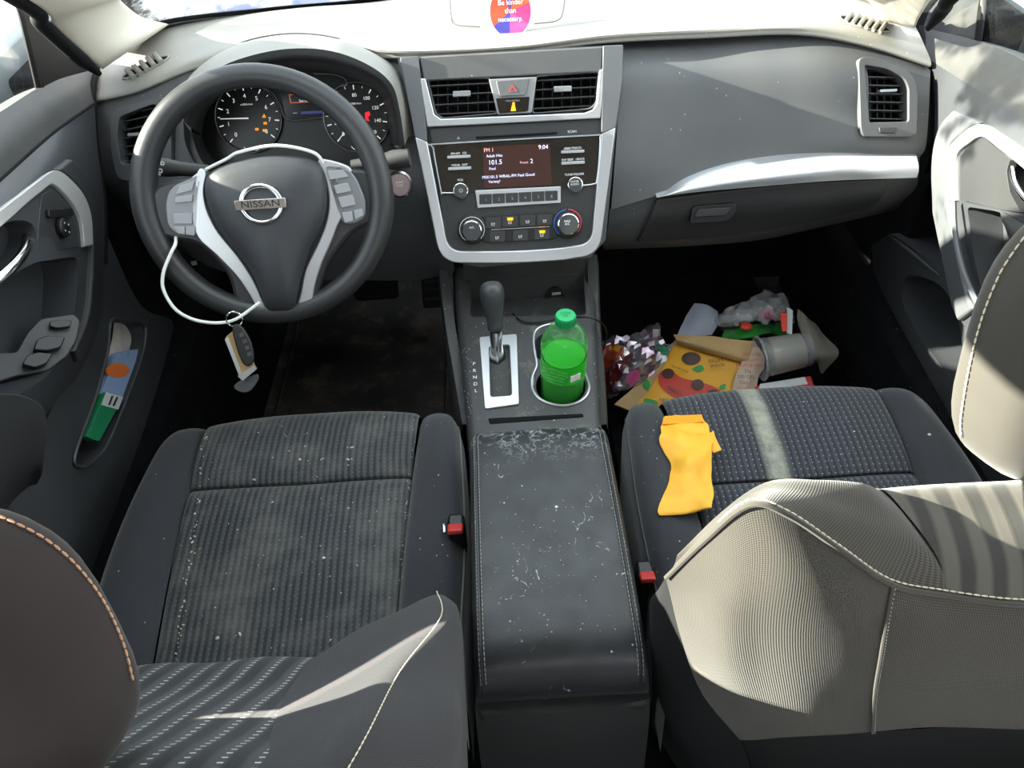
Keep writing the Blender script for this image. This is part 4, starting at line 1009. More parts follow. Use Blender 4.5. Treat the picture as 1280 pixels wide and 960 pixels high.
# silver 8-shaped ring round the cup holders
rg = [(667, 420), (672, 411), (684, 406), (700, 404), (716, 406), (726, 414), (729, 428), (727, 450), (731, 466), (736, 482), (733, 494), (722, 503), (704, 507), (686, 504), (672, 496), (665, 484), (666, 470), (671, 456), (668, 440)]
mb = MB(); mb.tube(CP.pts([(p.x, p.y) for p in crv(rg, 4, True)], .001), .0022, 8, m_silver, closed=True); mb.build('cup_holder_ring', parent=con)
mb = MB(); mb.lathe([(.0385, -.108), (.0388, -.002)], cup1, CP.n, 40, m_black, cap=False); mb.lathe([(0, -.108), (.0385, -.108)], cup1, CP.n, 40, m_black, cap=False); mb.build('cup_well', parent=con)
mb = MB(); A_ = [(666, 424), (669, 438), (671, 452), (667, 468), (666, 482)]
mb.grid([CP.pts(A_, .001), [p - CP.n * .045 for p in CP.pts(A_, .001)]], m_silver, (.001, 0, 0)); mb.build('holder_liner', parent=con)
# tall dark side rails with light worn edges
for sg, L in ((-1, [(548, 330, 1.09), (556, 400, .985), (566, 460, .90), (578, 530, .81)]), (1, [(746, 318, 1.08), (749, 400, .985), (754, 460, .90), (758, 530, .81)])):
    mb = MB(); P0 = [U(a, b, y=c) for a, b, c in L]; P0[0] = V((P0[0].x, P0[0].y, P0[0].z))
    A = crv(P0, 4); B = [p + V((-sg * .016, 0, -.004)) for p in A]; Cc = [V((p.x + sg * .012, p.y, .02)) for p in A]
    mb.grid([Cc, [p + V((sg * .004, 0, -.02)) for p in A], A, B, [p + V((0, 0, -.03)) for p in B]], m_cons); mb.build('side_rail', parent=con)
# tray rear wall, socket
bw = Pl(U(660, 365, y=1.06), V((0, -.95, .3)))
mb = MB(); mb.prism(bw.pts([(578, 322), (740, 316), (736, 372), (734, 396), (588, 402), (584, 380)], 0), bw.n * -.02, m_dark); mb.build('tray_wall', parent=con)
mb = MB(); mb.tube(bw.pts([(592, 348), (660, 345), (722, 343)], .001), .0012, 6, m_cons); mb.build('tray_edge', parent=con)
mb = MB(); c = bw.at(694, 368, .0); mb.lathe([(.0, .003), (.012, .003), (.013, .006), (.0155, .006), (.0155, 0)], c, bw.n, 28, m_black); mb.prism(bw.pts([(690, 366), (701, 365), (701, 368), (690, 369)], .0065), bw.n * -.001, m_icon); tag(mb.build('power_socket', parent=con), 'round black power socket')
# gear plate
gp = MB(); GO = rnd([(599, 421), (646, 417), (649, 505), (606, 511)], 3, 4); GI = rnd([(611, 432), (637, 430), (640, 494), (613, 496)], 4, 4)
gp.ring(CP.pts(GO, .004), CP.pts(GI, .004), CP.n * -.006, m_silver); tag(gp.build('gear_plate', parent=con, bevel=.001), 'satin silver gear surround')
mb = MB(); mb.prism(CP.pts(slot, -.004), CP.n * -.004, simple('dusty_gaiter', '3E3E3E', .8, dust=(60, '8A857A', .55, .5))); mb.build('slot_cover', parent=con)
mb = MB()
for i, t in enumerate('PRNDL'): mb.text(t, CP, 592.5 + i * .6, 447 + i * 8.4 + 8, 5, m_white, .003)
mb.build('gear_letters', parent=con)
# gear lever
gl = thing('gear_lever', CP.at(622, 455), 'black gear lever knob on a chrome shaft in the silver plate', 'gear lever')
b0 = CP.at(622, 450, -.01); top_ = U(614.5, 372, y=b0.y + .025)
axg = (U(618, 405, y=b0.y + .008) - b0).normalized()
k0 = U(619.5, 412, y=b0.y + .005)
mb = MB(); mb.lathe([(.016, 0), (.013, .012), (.0095, .03), (.0105, (k0 - b0).length)], b0, k0 - b0, 24, m_chrome); mb.build('shaft', parent=gl)
kt_ = U(613.5, 352, y=b0.y + .035); ax = (kt_ - k0); Lk = ax.length
mb = MB(); prof = [(.0, -.002), (.0115, 0), (.0125, .2 * Lk), (.0155, .45 * Lk), (.0185, .68 * Lk), (.0185, .83 * Lk), (.0155, .93 * Lk), (.009, .985 * Lk), (0, Lk)]
pp = crv([(a, b) for a, b in prof], 4); mb.lathe([(max(0, p.x), p.y) for p in pp], k0, ax, 28, simple('gear_knob_leather', '3A3D3F', .4, bump=(600, .2)), cap=False); mb.build('knob', parent=gl)
# cable
mb = MB(); mb.tube(crv([CP.at(641, 392, -.01), CP.at(650, 400, .004), CP.at(668, 403, .004), CP.at(690, 400, .006), CP.at(715, 397, .008), CP.at(738, 397, .02), U(752, 404, z=.40), U(758, 415, z=.37), U(757, 428, z=.33), U(752, 440, z=.2)], 6), .0017, 8, m_black)
tag(mb.build('charging_cable'), 'thin black cable lying across the console past the green cap', 'cable')

# armrest lid and console bin
arm = thing('armrest', V((-.005, .54, .40)), 'scuffed black leather armrest lid with stitched edges on the console', 'armrest')
secs = []
kys = [(.722, .012, .385), (.716, .022, .405), (.700, .030, .420), (.66, .033, .430), (.58, .034, .438), (.50, .034, .442), (.43, .034, .443), (.385, .033, .440), (.362, .026, .428), (.352, .012, .405), (.350, .004, .385)]
prof = [(-1, -.055), (-1.01, -.03), (-1.0, -.015), (-.965, -.004), (-.90, 0), (-.6, .004), (0, .006), (.6, .004), (.90, 0), (.965, -.004), (1.0, -.015), (1.01, -.03), (1, -.055)]
for y, th, zt in kys:
    hw = .0955 + (.722 - y) * -.006; cx = -.008 + (.722 - y) * .006
    if y > .70: hw -= (y - .70) * .6
    secs.append([V((cx + hw * a, y, zt + b * (th / .034))) for a, b in prof])
G = grid_interp(secs, 4, 4)
mb = MB(); mb.grid(G, m_lid); N = len(G[0]); bot = [[r[0], r[-1]] for r in G]
mb.grid(bot, m_lid); ld = mb.build('lid_cover', parent=arm)
def gline(G, fr, i0=0, i1=None):
    j = fr * (len(G[0]) - 1); a = int(j); t = j - a
    return [r[a].lerp(r[min(a + 1, len(r) - 1)], t) + V((0, 0, .0012)) for r in G[i0:i1]]
mb = MB()
for fr in (.315, .345, .655, .685): stitches(mb, gline(G, fr, 5, 36), .0055, .0042, .00065, m_threadd)
mb.build('stitching', parent=arm)
mb = MB()
for fr in (.33, .67): mb.tube(gline(G, fr, 4, 38), .0016, 6, m_lid)
mb.build('piping', parent=arm)
mb = MB(); xa, xb = -.104, .092
for (y0, y1, z1, x0, x1) in ((.34, .73, .375, xa + .004, xb - .004),):
    prof = [(xa - .004, 0), (xa + .002, .2), (x0, z1), (x1, z1), (xb - .002, .2), (xb + .004, 0)]
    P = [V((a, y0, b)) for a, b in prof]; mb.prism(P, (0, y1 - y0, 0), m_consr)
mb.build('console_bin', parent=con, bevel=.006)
mb = MB(); mb.prism([V((xa + .004, .352, .372)), V((xb - .004, .352, .372)), V((xb - .004, .352, .385)), V((xa + .004, .352, .385))], (0, .3, 0), m_cons); mb.build('bin_rim', parent=con, bevel=.002)
# rear face panel bulging back
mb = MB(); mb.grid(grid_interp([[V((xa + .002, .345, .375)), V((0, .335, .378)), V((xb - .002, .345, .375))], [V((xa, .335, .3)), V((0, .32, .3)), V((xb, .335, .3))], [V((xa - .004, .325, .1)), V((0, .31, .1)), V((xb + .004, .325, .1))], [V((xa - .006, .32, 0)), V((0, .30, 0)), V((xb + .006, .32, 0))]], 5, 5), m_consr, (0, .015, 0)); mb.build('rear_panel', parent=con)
for px, sg in ((583, -1), (815, 1)):
    c = U(px, 865, y=.30)
mb = MB(); mb.box(U(830, 890, z=.12), (.02, .012, .01), m_white); tag(mb.build('paper_scrap'), 'tiny white paper scrap on the floor behind the armrest', 'paper')

# ------------------------------------------------------------------ green soda bottle in the cup holder
bt = thing('soda_bottle', cup1 - CP.n * .1, 'green soda bottle with green cap standing in the cup holder', 'bottle')
capc = U(707, 396, y=cup1.y + .010); bb = cup1 - CP.n * .100
bax = (capc - bb); H = bax.length + .004; bax.normalize()
m_bg = None
t = NT('clear_green_plastic'); t.b.inputs['Base Color'].default_value = lin('8FE89A'); t.b.inputs['Roughness'].default_value = .08; t.b.inputs['Transmission Weight'].default_value = .8; t.b.inputs['IOR'].default_value = 1.15; t.b.inputs['Coat Weight'].default_value = .6; t.b.inputs['Alpha'].default_value = .55
m_bg = t.mat
m_liq = simple('green_soda', '30C42A', .25, trans=.35, ior=1.2, coat=.3)
R = .0350
S_ = H - .020
pf_ = [(.0, .004), (.020, .0), (.028, .004), (R, .014), (R, .05), (R - .001, S_ - .098), (R - .0012, S_ - .09), (R - .0012, S_ - .05), (R, S_ - .046), (R, S_ - .036), (R - .0015, S_ - .026), (R - .006, S_ - .015), (R - .013, S_ - .006), (.0135, S_ - .001), (.0128, S_ + .006), (.0128, H - .010)]
mb = MB(); mb.lathe([(p.x, p.y) for p in crv(pf_, 4)], bb, bax, 40, m_bg, cap=False); mb.build('bottle_body', parent=bt)
mb = MB(); mb.lathe([(0, .006), (.027, .007), (R - .002, .016), (R - .0028, S_ - .09), (R - .0034, S_ - .066), (R - .0034, S_ - .057), (0, S_ - .057)], bb, bax, 40, m_liq, cap=False); mb.build('drink', parent=bt)
LBL = S_ - .055
mb = MB(); mb.lathe([(R - .0002, LBL - .036), (R - .0001, LBL - .034), (R - .0001, LBL - .002), (R - .0002, LBL)], bb, bax, 48, simple('green_label', '2FCB2C', .3, mott=(55, '1FAE2E')), cap=False)
lb = mb.build('bottle_label', parent=bt)
def on_bottle(ang, hgt, w, h, m, mb, txt=None):
    a = bax.cross(V((1, 0, 0))).normalized(); # roughly towards the back
    f = -a if a.y > 0 else a; s_ = f.cross(bax).normalized()
    if s_.x < 0: s_ = -s_
    dirn = (f * math.cos(ang) + s_ * math.sin(ang)); tn = (s_ * math.cos(ang) - f * math.sin(ang))
    c = bb + bax * hgt + dirn * (R + .0004)
    if txt: mb.text3(txt, c, tn, bax, h, m)
    else: mb.prism([c + tn * x * w / 2 + bax * y * h / 2 for x, y in ((-1, -1), (1, -1), (1, 1), (-1, 1))], -dirn * .0012, m)
mb = MB(); on_bottle(.45, LBL - .022, .017, .012, m_white, mb)
mb.build('white_patch', parent=lb)
m_pg = simple('pale_green_print', 'A8F0A0', .5); mb = MB()
for i in range(7): on_bottle(.26 + i * .03, LBL - .021, .0006 + .0005 * (i % 3), .008, m_black, mb)
for i, tx in enumerate(('NUTRITION FACTS', 'SERV. SIZE 1 BOTTLE', 'CALORIES 290', 'WATER SYRUP', 'CITRIC ACID')): on_bottle(-.45, LBL - .005 - i * .0065, 0, .0032, m_pg, mb, tx)
mb.build('label_print', parent=lb)
mb = MB(); capb = H - .016; prof = [(.0142, 0), (.0148, .001), (.0148, .013), (.0138, .0155), (.0, .016)]
mb.lathe(prof, bb + bax * capb, bax, 40, m_grn)
for k in range(36):
    a = 2 * PI * k / 36; u_ = bax.orthogonal().normalized(); v_ = bax.cross(u_); d = u_ * math.cos(a) + v_ * math.sin(a); p = bb + bax * capb + d * .0147
    mb.tube([p + bax * .001, p + bax * .013], .0007, 5, m_grn)
f = Pl(bb + bax * (capb + .016), bax); mb.text3('SCAN', bb + bax * (capb + .0162) + f.v * .003, f.u, f.v, .004, simple('cap_print', '0A6A44', .5)); mb.text3('ME', bb + bax * (capb + .0162) - f.v * .003, f.u, f.v, .004, simple('cap_print', '0A6A44', .5))
mb.build('bottle_cap', parent=bt)

# ================================================================== SEATS
def cushion(seat, cx, m_c, m_b, thread, xs=.165, xo=.237, dz=0.0, dy=0.0):
    "centre panel, two bolsters, front apron; cx is the middle of the seat"
    prof = [(.842, .20), (.852, .27), (.848, .318), (.832, .345), (.800, .358), (.755, .362)]
    def panel(ys, drop=.0):
        rows = []
        for y, z in ys:
            w = xs - .018 * max(0, (.80 - y)) / .4
            bow = .012 if y > .80 else 0
            rows.append([V((cx - w, y - bow, z - .006 + dz)), V((cx - w * .93, y - bow * .7, z + .0005 + dz)), V((cx - w * .5, y, z + .002 + dz)), V((cx, y + bow * .3, z + dz)), V((cx + w * .5, y, z + .002 + dz)), V((cx + w * .93, y - bow * .7, z + .0005 + dz)), V((cx + w, y - bow, z - .006 + dz))])
        return rows
    p1 = prof + [(.720 - dy * .5, .360), (.698 - dy, .354), (.694 - dy, .347)]
    p2 = [(.692 - dy, .346), (.688 - dy, .352), (.665 - dy, .357), (.60 - dy * .3, .353), (.52, .343), (.44, .330), (.39, .325)]
    mb = MB(); mb.grid(grid_interp(panel(p1), 6, 4), m_c); a = mb.build('front_panel', parent=seat)
    mb = MB(); mb.grid(grid_interp(panel(p2), 6, 5), m_c); mb.build('centre_panel', parent=seat)
    for sg in (-1, 1):
        rows = []
        for y, z, f in ((.838, .20, .70), (.846, .27, .74), (.838, .316, .80), (.820, .343, .88), (.785, .360, .95), (.73, .368, 1), (.65, .372, 1.02), (.56, .370, 1.02), (.48, .360, 1.0), (.40, .348, .98)):
            w = xs - .018 * max(0, (.80 - y)) / .4; d = (xo - w) * f if f < 1 else xo * f - w
            zb = z + dz
            rows.append([V((cx + sg * w, y - (.012 if y > .8 else 0), zb - .024 if y < .8 else zb - .012)), V((cx + sg * (w + d * .12), y, zb - .006)), V((cx + sg * (w + d * .45), y - .004, zb + .006)), V((cx + sg * (w + d * .80), y - .010, zb + .002)),
                         V((cx + sg * (w + d * .98), y - .022, zb - .030)), V((cx + sg * (w + d * 1.0), y - .028, zb - .08)), V((cx + sg * (w + d * .94), y - .03, zb * .4))])
        G = grid_interp(rows, 5, 5); mb = MB(); mb.grid(G, m_b); bo = mb.build('bolster', parent=seat)
        mb = MB(); mb.tube([r[18] for r in G[6:]], .0018, 5, thread); mb.build('piping', parent=bo)
    # seams: crumbs sit in the grooves
    mb = MB(); mb.box((cx, .61, .165), (.36, .40, .22), m_side); mb.build('seat_base', parent=seat, bevel=.02)
    mb = MB(); mb.box((cx, .61, .035), (.30, .46, .05), m_black); mb.build('seat_rail', parent=seat, bevel=.01)
    return a

ds = thing('driver_seat', V((-.352, .6, 0)), 'driver seat with ribbed crumb-covered cushion and reclined back', 'car seat', 'front seats')
cushion(ds, -.352, m_rib, m_fab, simple('dull_piping', '6A6A5E', .8))
ps = thing('passenger_seat', V((.354, .6, 0)), 'passenger seat with dotted cushion, painted sun streak and sunlit upright back', 'car seat', 'front seats')
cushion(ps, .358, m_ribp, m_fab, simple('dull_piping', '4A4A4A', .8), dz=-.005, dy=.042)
# a faint crease on the driver cushion
def patch(name, rows, m, parent, nu=5, nv=5, thick=None, **k):
    mb = MB(); G = grid_interp(rows, nu, nv); mb.grid(G, m, thick); return mb.build(name, parent=parent, **k), G

# driver back: right bolster seen from above, left one mirrored and raised
CXD = -.352
br = [[V((-.250, .375, .42)), V((-.20, .425, .40)), V((-.135, .455, .38)), V((-.118, .445, .38)), V((-.108, .30, .38))],
      [V((-.250, .355, .50)), V((-.20, .400, .48)), V((-.132, .425, .46)), V((-.114, .412, .445)), V((-.106, .29, .42))],
      [U(365, 856, z=.570), U(468, 788, z=.556), V((-.129, .398, .531)), V((-.112, .380, .508)), V((-.104, .28, .46))],
      [U(352, 880, z=.62), U(450, 835, z=.615), U(550, 775, z=.585), U(577, 782, z=.55), V((-.100, .22, .50))],
      [U(338, 918, z=.68), U(415, 890, z=.684), U(498, 845, z=.662), U(574, 856, z=.59), V((-.105, .17, .56))],
      [U(324, 962, z=.74), U(385, 955, z=.752), U(446, 945, z=.738), U(562, 960, z=.645), V((-.125, .10, .62))],
      [V((-.225, .085, .805)), V((-.205, .08, .80)), V((-.185, .065, .785)), V((-.155, .03, .74)), V((-.150, -.02, .70))],
      [V((-.235, .02, .815)), V((-.225, .02, .80)), V((-.21, .0, .77)), V((-.18, -.03, .73)), V((-.16, -.05, .69))]]
db, G = patch('back_bolster', br, m_fabd, ds, 6, 6)
mb = MB(); c2 = [r[12] for r in G[11:]]; stitches(mb, [p + V((.001, .003, .001)) for p in c2[:]], .0052, .0042, .0006, m_thread)
mb.build('stitching', parent=db)
# side panel beyond the stitched seam is darker cloth
mir = lambda rows: [[V((2 * CXD - p.x, p.y, p.z)) for p in reversed(r)] for r in rows]
patch('back_bolster', mir([[p + V((0, 0, .0 if j == 0 or i < 2 else .09)) for j, p in enumerate(r)] for i, r in enumerate(br)]), m_fabd, ds, 6, 6)  # mirrored bolster raised to keep sun off the back panel
inn = []
for r in br: a = r[0]; b = V((2 * CXD - a.x, a.y, a.z)); inn.append([b, b.lerp(a, .25) + V((0, .002, .004)), b.lerp(a, .5) + V((0, .0, .002)), b.lerp(a, .75) + V((0, .002, .004)), a])
patch('back_panel', inn, m_wave, ds, 8, 6)
rear = [[V((CXD + a * .19, y - .04 * abs(a) * 0, z)) for a in (-1, -.5, 0, .5, 1)] for y, z in ((.02, .81), (-.05, .78), (-.03, .70), (.08, .52), (.24, .34), (.30, .28))]
patch('rear_panel', rear, m_fabn, ds, 4, 5, (0, .03, -.01))

# driver headrest
def headrest(seat, c, r, R, mface, mth, line, step, th_):
    mb = MB(); mb.sell(c, r, mface, .62, .55, 40, 24, R); h = mb.build('headrest', parent=seat, ang=80)
    f = hitter(h); mb = MB(); stitches(mb, hits(f, [(p.x, p.y) for p in crv(line, 5)], .0012), step, step * .8, th_, mth); mb.build('stitching', parent=h)
    for sx in (-.5, .5):
        mb = MB(); b = c + R @ V((sx * r[0], 0, -r[2] * .8)); mb.tube([b, b + R @ V((0, -.02, -.05))], .005, 10, m_chrome); mb.build('post', parent=h)
    return h
def rxyz(a, b, c): return Matrix.Rotation(c, 3, 'Z') @ Matrix.Rotation(b, 3, 'Y') @ Matrix.Rotation(a, 3, 'X')
headrest(ds, V((-.410, .218, .799)), (.128, .054, .101), rxyz(-.299, -.118, -.104), m_fabh, m_threado, [(-30, 640), (0, 648), (50, 672), (92, 706), (126, 750), (150, 800), (164, 850)], .0055, .0009)
headrest(ps, V((.390, .387, .856)), (.123, .045, .110), rxyz(-.191, -.003, .312), m_fabn, m_thread, [(1300, 278), (1280, 300), (1252, 342), (1230, 395), (1214, 455), (1203, 520), (1203, 548)], .0055, .0007)

# passenger back, pixel-traced seams at their real distances
sh = [[V((.150, .400, .40)), V((.20, .42, .42)), V((.26, .405, .44))],
      [U(838, 716, y=.345), U(990, 640, y=.385), U(1110, 625, y=.385)],
      [U(880, 668, y=.335), U(1000, 612, y=.370), U(1098, 612, y=.370)],
      [U(925, 636, y=.325), U(1030, 622, y=.350), U(1120, 630, y=.352)],
      [U(955, 628, y=.318), U(1060, 658, y=.322), U(1158, 672, y=.326)],
      [U(985, 646, y=.308), U(1062, 686, y=.300), U(1178, 742, y=.292)]]
sh = [[U(832, 722, y=.340), U(842, 708, y=.350), U(850, 700, y=.36), V((.14, .40, .42))],
      [U(880, 676, y=.328), U(895, 655, y=.350), U(905, 645, y=.37), V((.17, .41, .50))],
      [U(935, 632, y=.316), U(945, 616, y=.345), U(960, 612, y=.375), V((.20, .41, .52))],
      [U(985, 645, y=.307), U(1010, 618, y=.338), U(1018, 605, y=.372), V((.24, .41, .55))],
      [U(1050, 688, y=.298), U(1082, 645, y=.330), U(1075, 604, y=.372), V((.27, .41, .58))],
      [U(1115, 731, y=.290), U(1135, 668, y=.325), U(1096, 612, y=.376), V((.285, .41, .60))],
      [U(1186, 745, y=.288), U(1174, 700, y=.312), U(1100, 611, y=.377), V((.290, .41, .61))]]
_, G = patch('shoulder_panel', sh, m_fabn, ps, 6, 6); shp = _
top_e = [r[0] for r in G]
# banded panel
ba = [[U(1186, 745, y=.288), U(1172, 697, y=.312), U(1135, 645, y=.345), U(1100, 611, y=.377), V((.29, .41, .61))],
      [U(1235, 752, y=.284), U(1225, 700, y=.310), U(1195, 645, y=.345), U(1160, 606, y=.379), V((.34, .41, .62))],
      [U(1285, 756, y=.282), U(1285, 700, y=.310), U(1265, 645, y=.345), U(1240, 602, y=.381), V((.39, .41, .62))],
      [U(1350, 756, y=.282), U(1360, 700, y=.310), U(1350, 640, y=.345), U(1330, 598, y=.383), V((.44, .41, .62))],
      [U(1420, 742, y=.286), U(1430, 690, y=.312), U(1430, 640, y=.345), U(1410, 600, y=.380), V((.49, .41, .61))]]
ba = [list(q) for q in zip(*ba)]
_, G2 = patch('banded_panel', ba, m_wavep, ps, 6, 6)
top_e2 = G2[0]
mb = MB(); P = [p + V((0, -.001, .0015)) for p in top_e[:-1] + top_e2]; stitches(mb, [p + V((0, .004, .001)) for p in P[8:]], .0062, .0050, .0008, m_thread); mb.tube(P, .0022, 6, m_fabn); mb.build('stitching', parent=shp)
# back cloth, left of and right of the upright seam
bk1 = [[U(832, 722, y=.340), U(880, 676, y=.328), U(935, 632, y=.316), U(985, 645, y=.307), U(1050, 688, y=.298), U(1115, 731, y=.290)],
       [U(838, 745, y=.335), U(895, 720, y=.312), U(950, 700, y=.300), U(1000, 712, y=.290), U(1055, 738, y=.284), U(1108, 768, y=.279)],
       [U(852, 800, y=.325), U(900, 790, y=.296), U(950, 785, y=.286), U(1000, 792, y=.278), U(1052, 805, y=.273), U(1100, 818, y=.270)],
       [U(878, 868, y=.315), U(915, 868, y=.292), U(955, 868, y=.282), U(1000, 868, y=.274), U(1048, 868, y=.270), U(1092, 868, y=.268)],
       [U(925, 925, y=.318), U(945, 925, y=.296), U(975, 922, y=.285), U(1010, 920, y=.278), U(1052, 918, y=.274), U(1090, 915, y=.272)]]
b1, G3 = patch('back_cloth', bk1, m_fabn, ps, 5, 5)
bk2 = [[U(1115, 731, y=.290), U(1150, 742, y=.288), U(1186, 748, y=.286), U(1285, 758, y=.281), U(1350, 758, y=.281), U(1430, 745, y=.286)],
       [U(1108, 768, y=.279), U(1150, 775, y=.276), U(1190, 780, y=.275), U(1285, 785, y=.272), U(1350, 785, y=.272), U(1430, 775, y=.28)],
       [U(1100, 818, y=.270), U(1150, 822, y=.268), U(1190, 825, y=.266), U(1285, 828, y=.264), U(1350, 828, y=.264), U(1430, 825, y=.274)],
       [U(1092, 868, y=.268), U(1145, 870, y=.266), U(1190, 870, y=.264), U(1285, 872, y=.262), U(1350, 872, y=.262), U(1430, 872, y=.272)],
       [U(1090, 915, y=.272), U(1145, 910, y=.270), U(1190, 909, y=.268), U(1285, 912, y=.266), U(1350, 912, y=.266), U(1430, 912, y=.276)]]
b2, G4 = patch('back_cloth', bk2, m_fabn, ps, 5, 5)
mb = MB(); sm = [r[0] + V((0, -.0012, .0)) for r in G4]; mb.tube(sm, .0014, 6, m_fabn); stitches(mb, [p + V((.002, -.001, 0)) for p in sm], .004, .002, .0006, m_threadd); mb.build('seam', parent=b2)
# dark side, coloured for the shadow cast on it, and lower shell
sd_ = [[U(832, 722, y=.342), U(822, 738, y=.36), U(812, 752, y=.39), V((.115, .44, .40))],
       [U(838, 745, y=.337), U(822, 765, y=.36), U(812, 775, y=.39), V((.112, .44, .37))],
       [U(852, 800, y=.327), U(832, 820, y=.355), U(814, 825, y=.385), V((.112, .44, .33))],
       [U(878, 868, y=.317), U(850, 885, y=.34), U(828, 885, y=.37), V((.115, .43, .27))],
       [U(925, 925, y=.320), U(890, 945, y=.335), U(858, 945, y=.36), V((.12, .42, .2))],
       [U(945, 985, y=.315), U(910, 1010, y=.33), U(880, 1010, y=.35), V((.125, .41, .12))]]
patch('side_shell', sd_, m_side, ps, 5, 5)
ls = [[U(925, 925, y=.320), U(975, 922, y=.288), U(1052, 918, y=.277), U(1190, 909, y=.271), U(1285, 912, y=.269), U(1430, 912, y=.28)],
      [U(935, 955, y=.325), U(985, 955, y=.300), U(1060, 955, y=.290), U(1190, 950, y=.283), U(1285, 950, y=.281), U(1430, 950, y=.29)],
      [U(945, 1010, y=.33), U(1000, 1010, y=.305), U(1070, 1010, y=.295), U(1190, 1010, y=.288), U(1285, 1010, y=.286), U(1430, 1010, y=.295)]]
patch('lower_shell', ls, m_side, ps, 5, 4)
mb = MB(); mb.grid(grid_interp([[V((.60, .40, .35)), V((.605, .36, .35)), V((.59, .31, .35))], [V((.60, .40, .6)), V((.60, .36, .6)), V((.58, .31, .6))], [V((.52, .40, .72)), V((.51, .36, .72)), V((.50, .31, .72))]], 5, 5), m_fab, (-.02, 0, 0)); mb.build('outer_side', parent=ps)
mb = MB(); mb.grid(grid_interp([[V((.13, .43, .33)), V((.36, .43, .33)), V((.60, .43, .33))], [V((.16, .40, .50)), V((.36, .395, .50)), V((.58, .40, .5))], [V((.24, .41, .62)), V((.36, .40, .66)), V((.52, .41, .62))]], 5, 5), m_fab); mb.build('back_front_panel', parent=ps)
# belt buckles
def buckle(px, py, y, sg, label):
    c = U(px, py, y=y); t = thing('seat_belt_buckle', c, label, 'belt buckle', 'front seat belt buckles')
    mb = MB(); mb.box((0, 0, 0), (.022, .030, .13), m_black); o = mb
    for i, p in enumerate(o.v): o.v[i] = c + V((p.x * 1, p.y + p.z * .15, p.z - .072))
    mb.build('buckle_body', parent=t, bevel=.004)
    mb = MB(); mb.box(c + V((0, -.003, -.0035)), (.0195, .016, .0075), m_redb, Matrix.Rotation(-.35, 3, 'X')); mb.build('release_button', parent=t, bevel=.002)
    mb = MB(); mb.tube([c + V((-sg * .010, .012, -.006)), c + V((-sg * .016, .012, -.012)), c + V((-sg * .016, .0, -.014))], .0022, 6, m_chrome); mb.build('latch_edge', parent=t)
buckle(569, 657, .572, 1, 'black seat belt buckle with red button between driver seat and armrest')
buckle(809, 717, .508, -1, 'black seat belt buckle with red button between passenger seat and armrest')
# rear bench corner
mb = MB(); mb.sell(V((.42, .10, .06)), (.24, .11, .12), simple('navy_seat_cloth', '23273A', .9, bump=(500, .4)), .5, .5, 30, 18)
o = mb.build('rear_seat', ang=80); tag(o, 'corner of a navy cloth rear seat cushion at the lower right edge', 'rear seat')
mb = MB(); stitches(mb, crv([U(1205, 962, z=.17), U(1215, 950, z=.18), U(1232, 942, z=.182), U(1255, 938, z=.182), U(1285, 936, z=.182)], 6), .008, .006, .001, m_threadd); mb.build('stitching', parent=o)

# ================================================================== DOORS
def door(side):
    sg = -1 if side == 'l' else 1
    nm = 'front_door'
    t = thing(nm, V((sg * .68, .6, .1)), 'driver side door trim with mirror switch, window switches and map pocket' if sg < 0 else 'passenger side door trim, sunlit at the top, with silver pull surround and map pocket', 'car door', 'front doors')
    return t
dl = door('l'); dr = door('r')
m_door = simple('door_plastic', '303235', .5, bump=(1000, .3), mott=(6, '3B3D40'))
m_doortop = simple('door_top_plastic', '323333', .6, bump=(900, .3), mott=(20, '3E3D3A'))
m_trimd = simple('door_silver_trim', 'B4B4B2', .4, metal=.3)
# left sill pad
A = [(128, 84, -.660), (60, 104, -.665), (0, 140, -.668), (-80, 185, -.67), (-200, 260, -.67)]
B = [(118, 130, -.642), (66, 167, -.640), (0, 226, -.636), (-80, 300, -.635), (-200, 410, -.635)]
Mm = [(123, 105, -.650), (63, 132, -.648), (0, 180, -.645), (-80, 240, -.645), (-200, 330, -.645)]
mb = MB(); rows = [[U(a, b, x=c) for a, b, c in r] for r in (A, Mm, B)]; mb.grid(grid_interp(rows, 6, 5), m_doortop, (-.04, 0, -.01)); mb.build('window_sill', parent=dl)
rows = [[(118, 130, -.640), (90, 148, -.640), (66, 167, -.638), (0, 226, -.634), (-80, 300, -.632)],
        [(122, 185, -.644), (100, 195, -.630), (60, 214, -.618), (0, 262, -.612), (-80, 340, -.61)],
        [(130, 250, -.650), (112, 262, -.628), (62, 270, -.612), (0, 300, -.606), (-80, 400, -.60)],
        [(130, 330, -.655), (112, 335, -.630), (62, 350, -.604), (0, 385, -.598), (-80, 480, -.59)],
        [(126, 400, -.660), (104, 420, -.636), (58, 455, -.600), (0, 480, -.590), (-80, 580, -.58)],
        [(100, 470, -.665), (80, 490, -.645), (40, 540, -.615), (0, 590, -.60), (-80, 680, -.59)]]
rows = [[U(a, b, x=c) for a, b, c in r] for r in rows]
mb = MB(); mb.grid(grid_interp(rows, 6, 6), m_door, (-.10, 0, 0)); pl_ = mb.build('upper_panel', parent=dl)
fL = hitter(pl_)
SL = fitplane(fL, [(60, 225), (5, 290), (105, 300), (80, 250), (70, 310), (30, 290)])
SWL = Pl(fL(60, 430) - V((.5, -.25, .8)) * .022, V((.62, -.25, .75)))
c1 = SL.cut([(p.x, p.y) for p in crv([(-40, 320), (0, 284), (24, 275), (40, 282), (42, 300), (34, 318), (14, 345), (-10, 372), (-40, 395)], 4, True)], .05, .03)
c2 = SL.cut(rnd([(-60, 400), (0, 352), (40, 328), (98, 320), (102, 345), (100, 400), (88, 440), (60, 470), (10, 500), (-60, 520)], 8), .06, .05)
carve(pl_, [c1, c2])
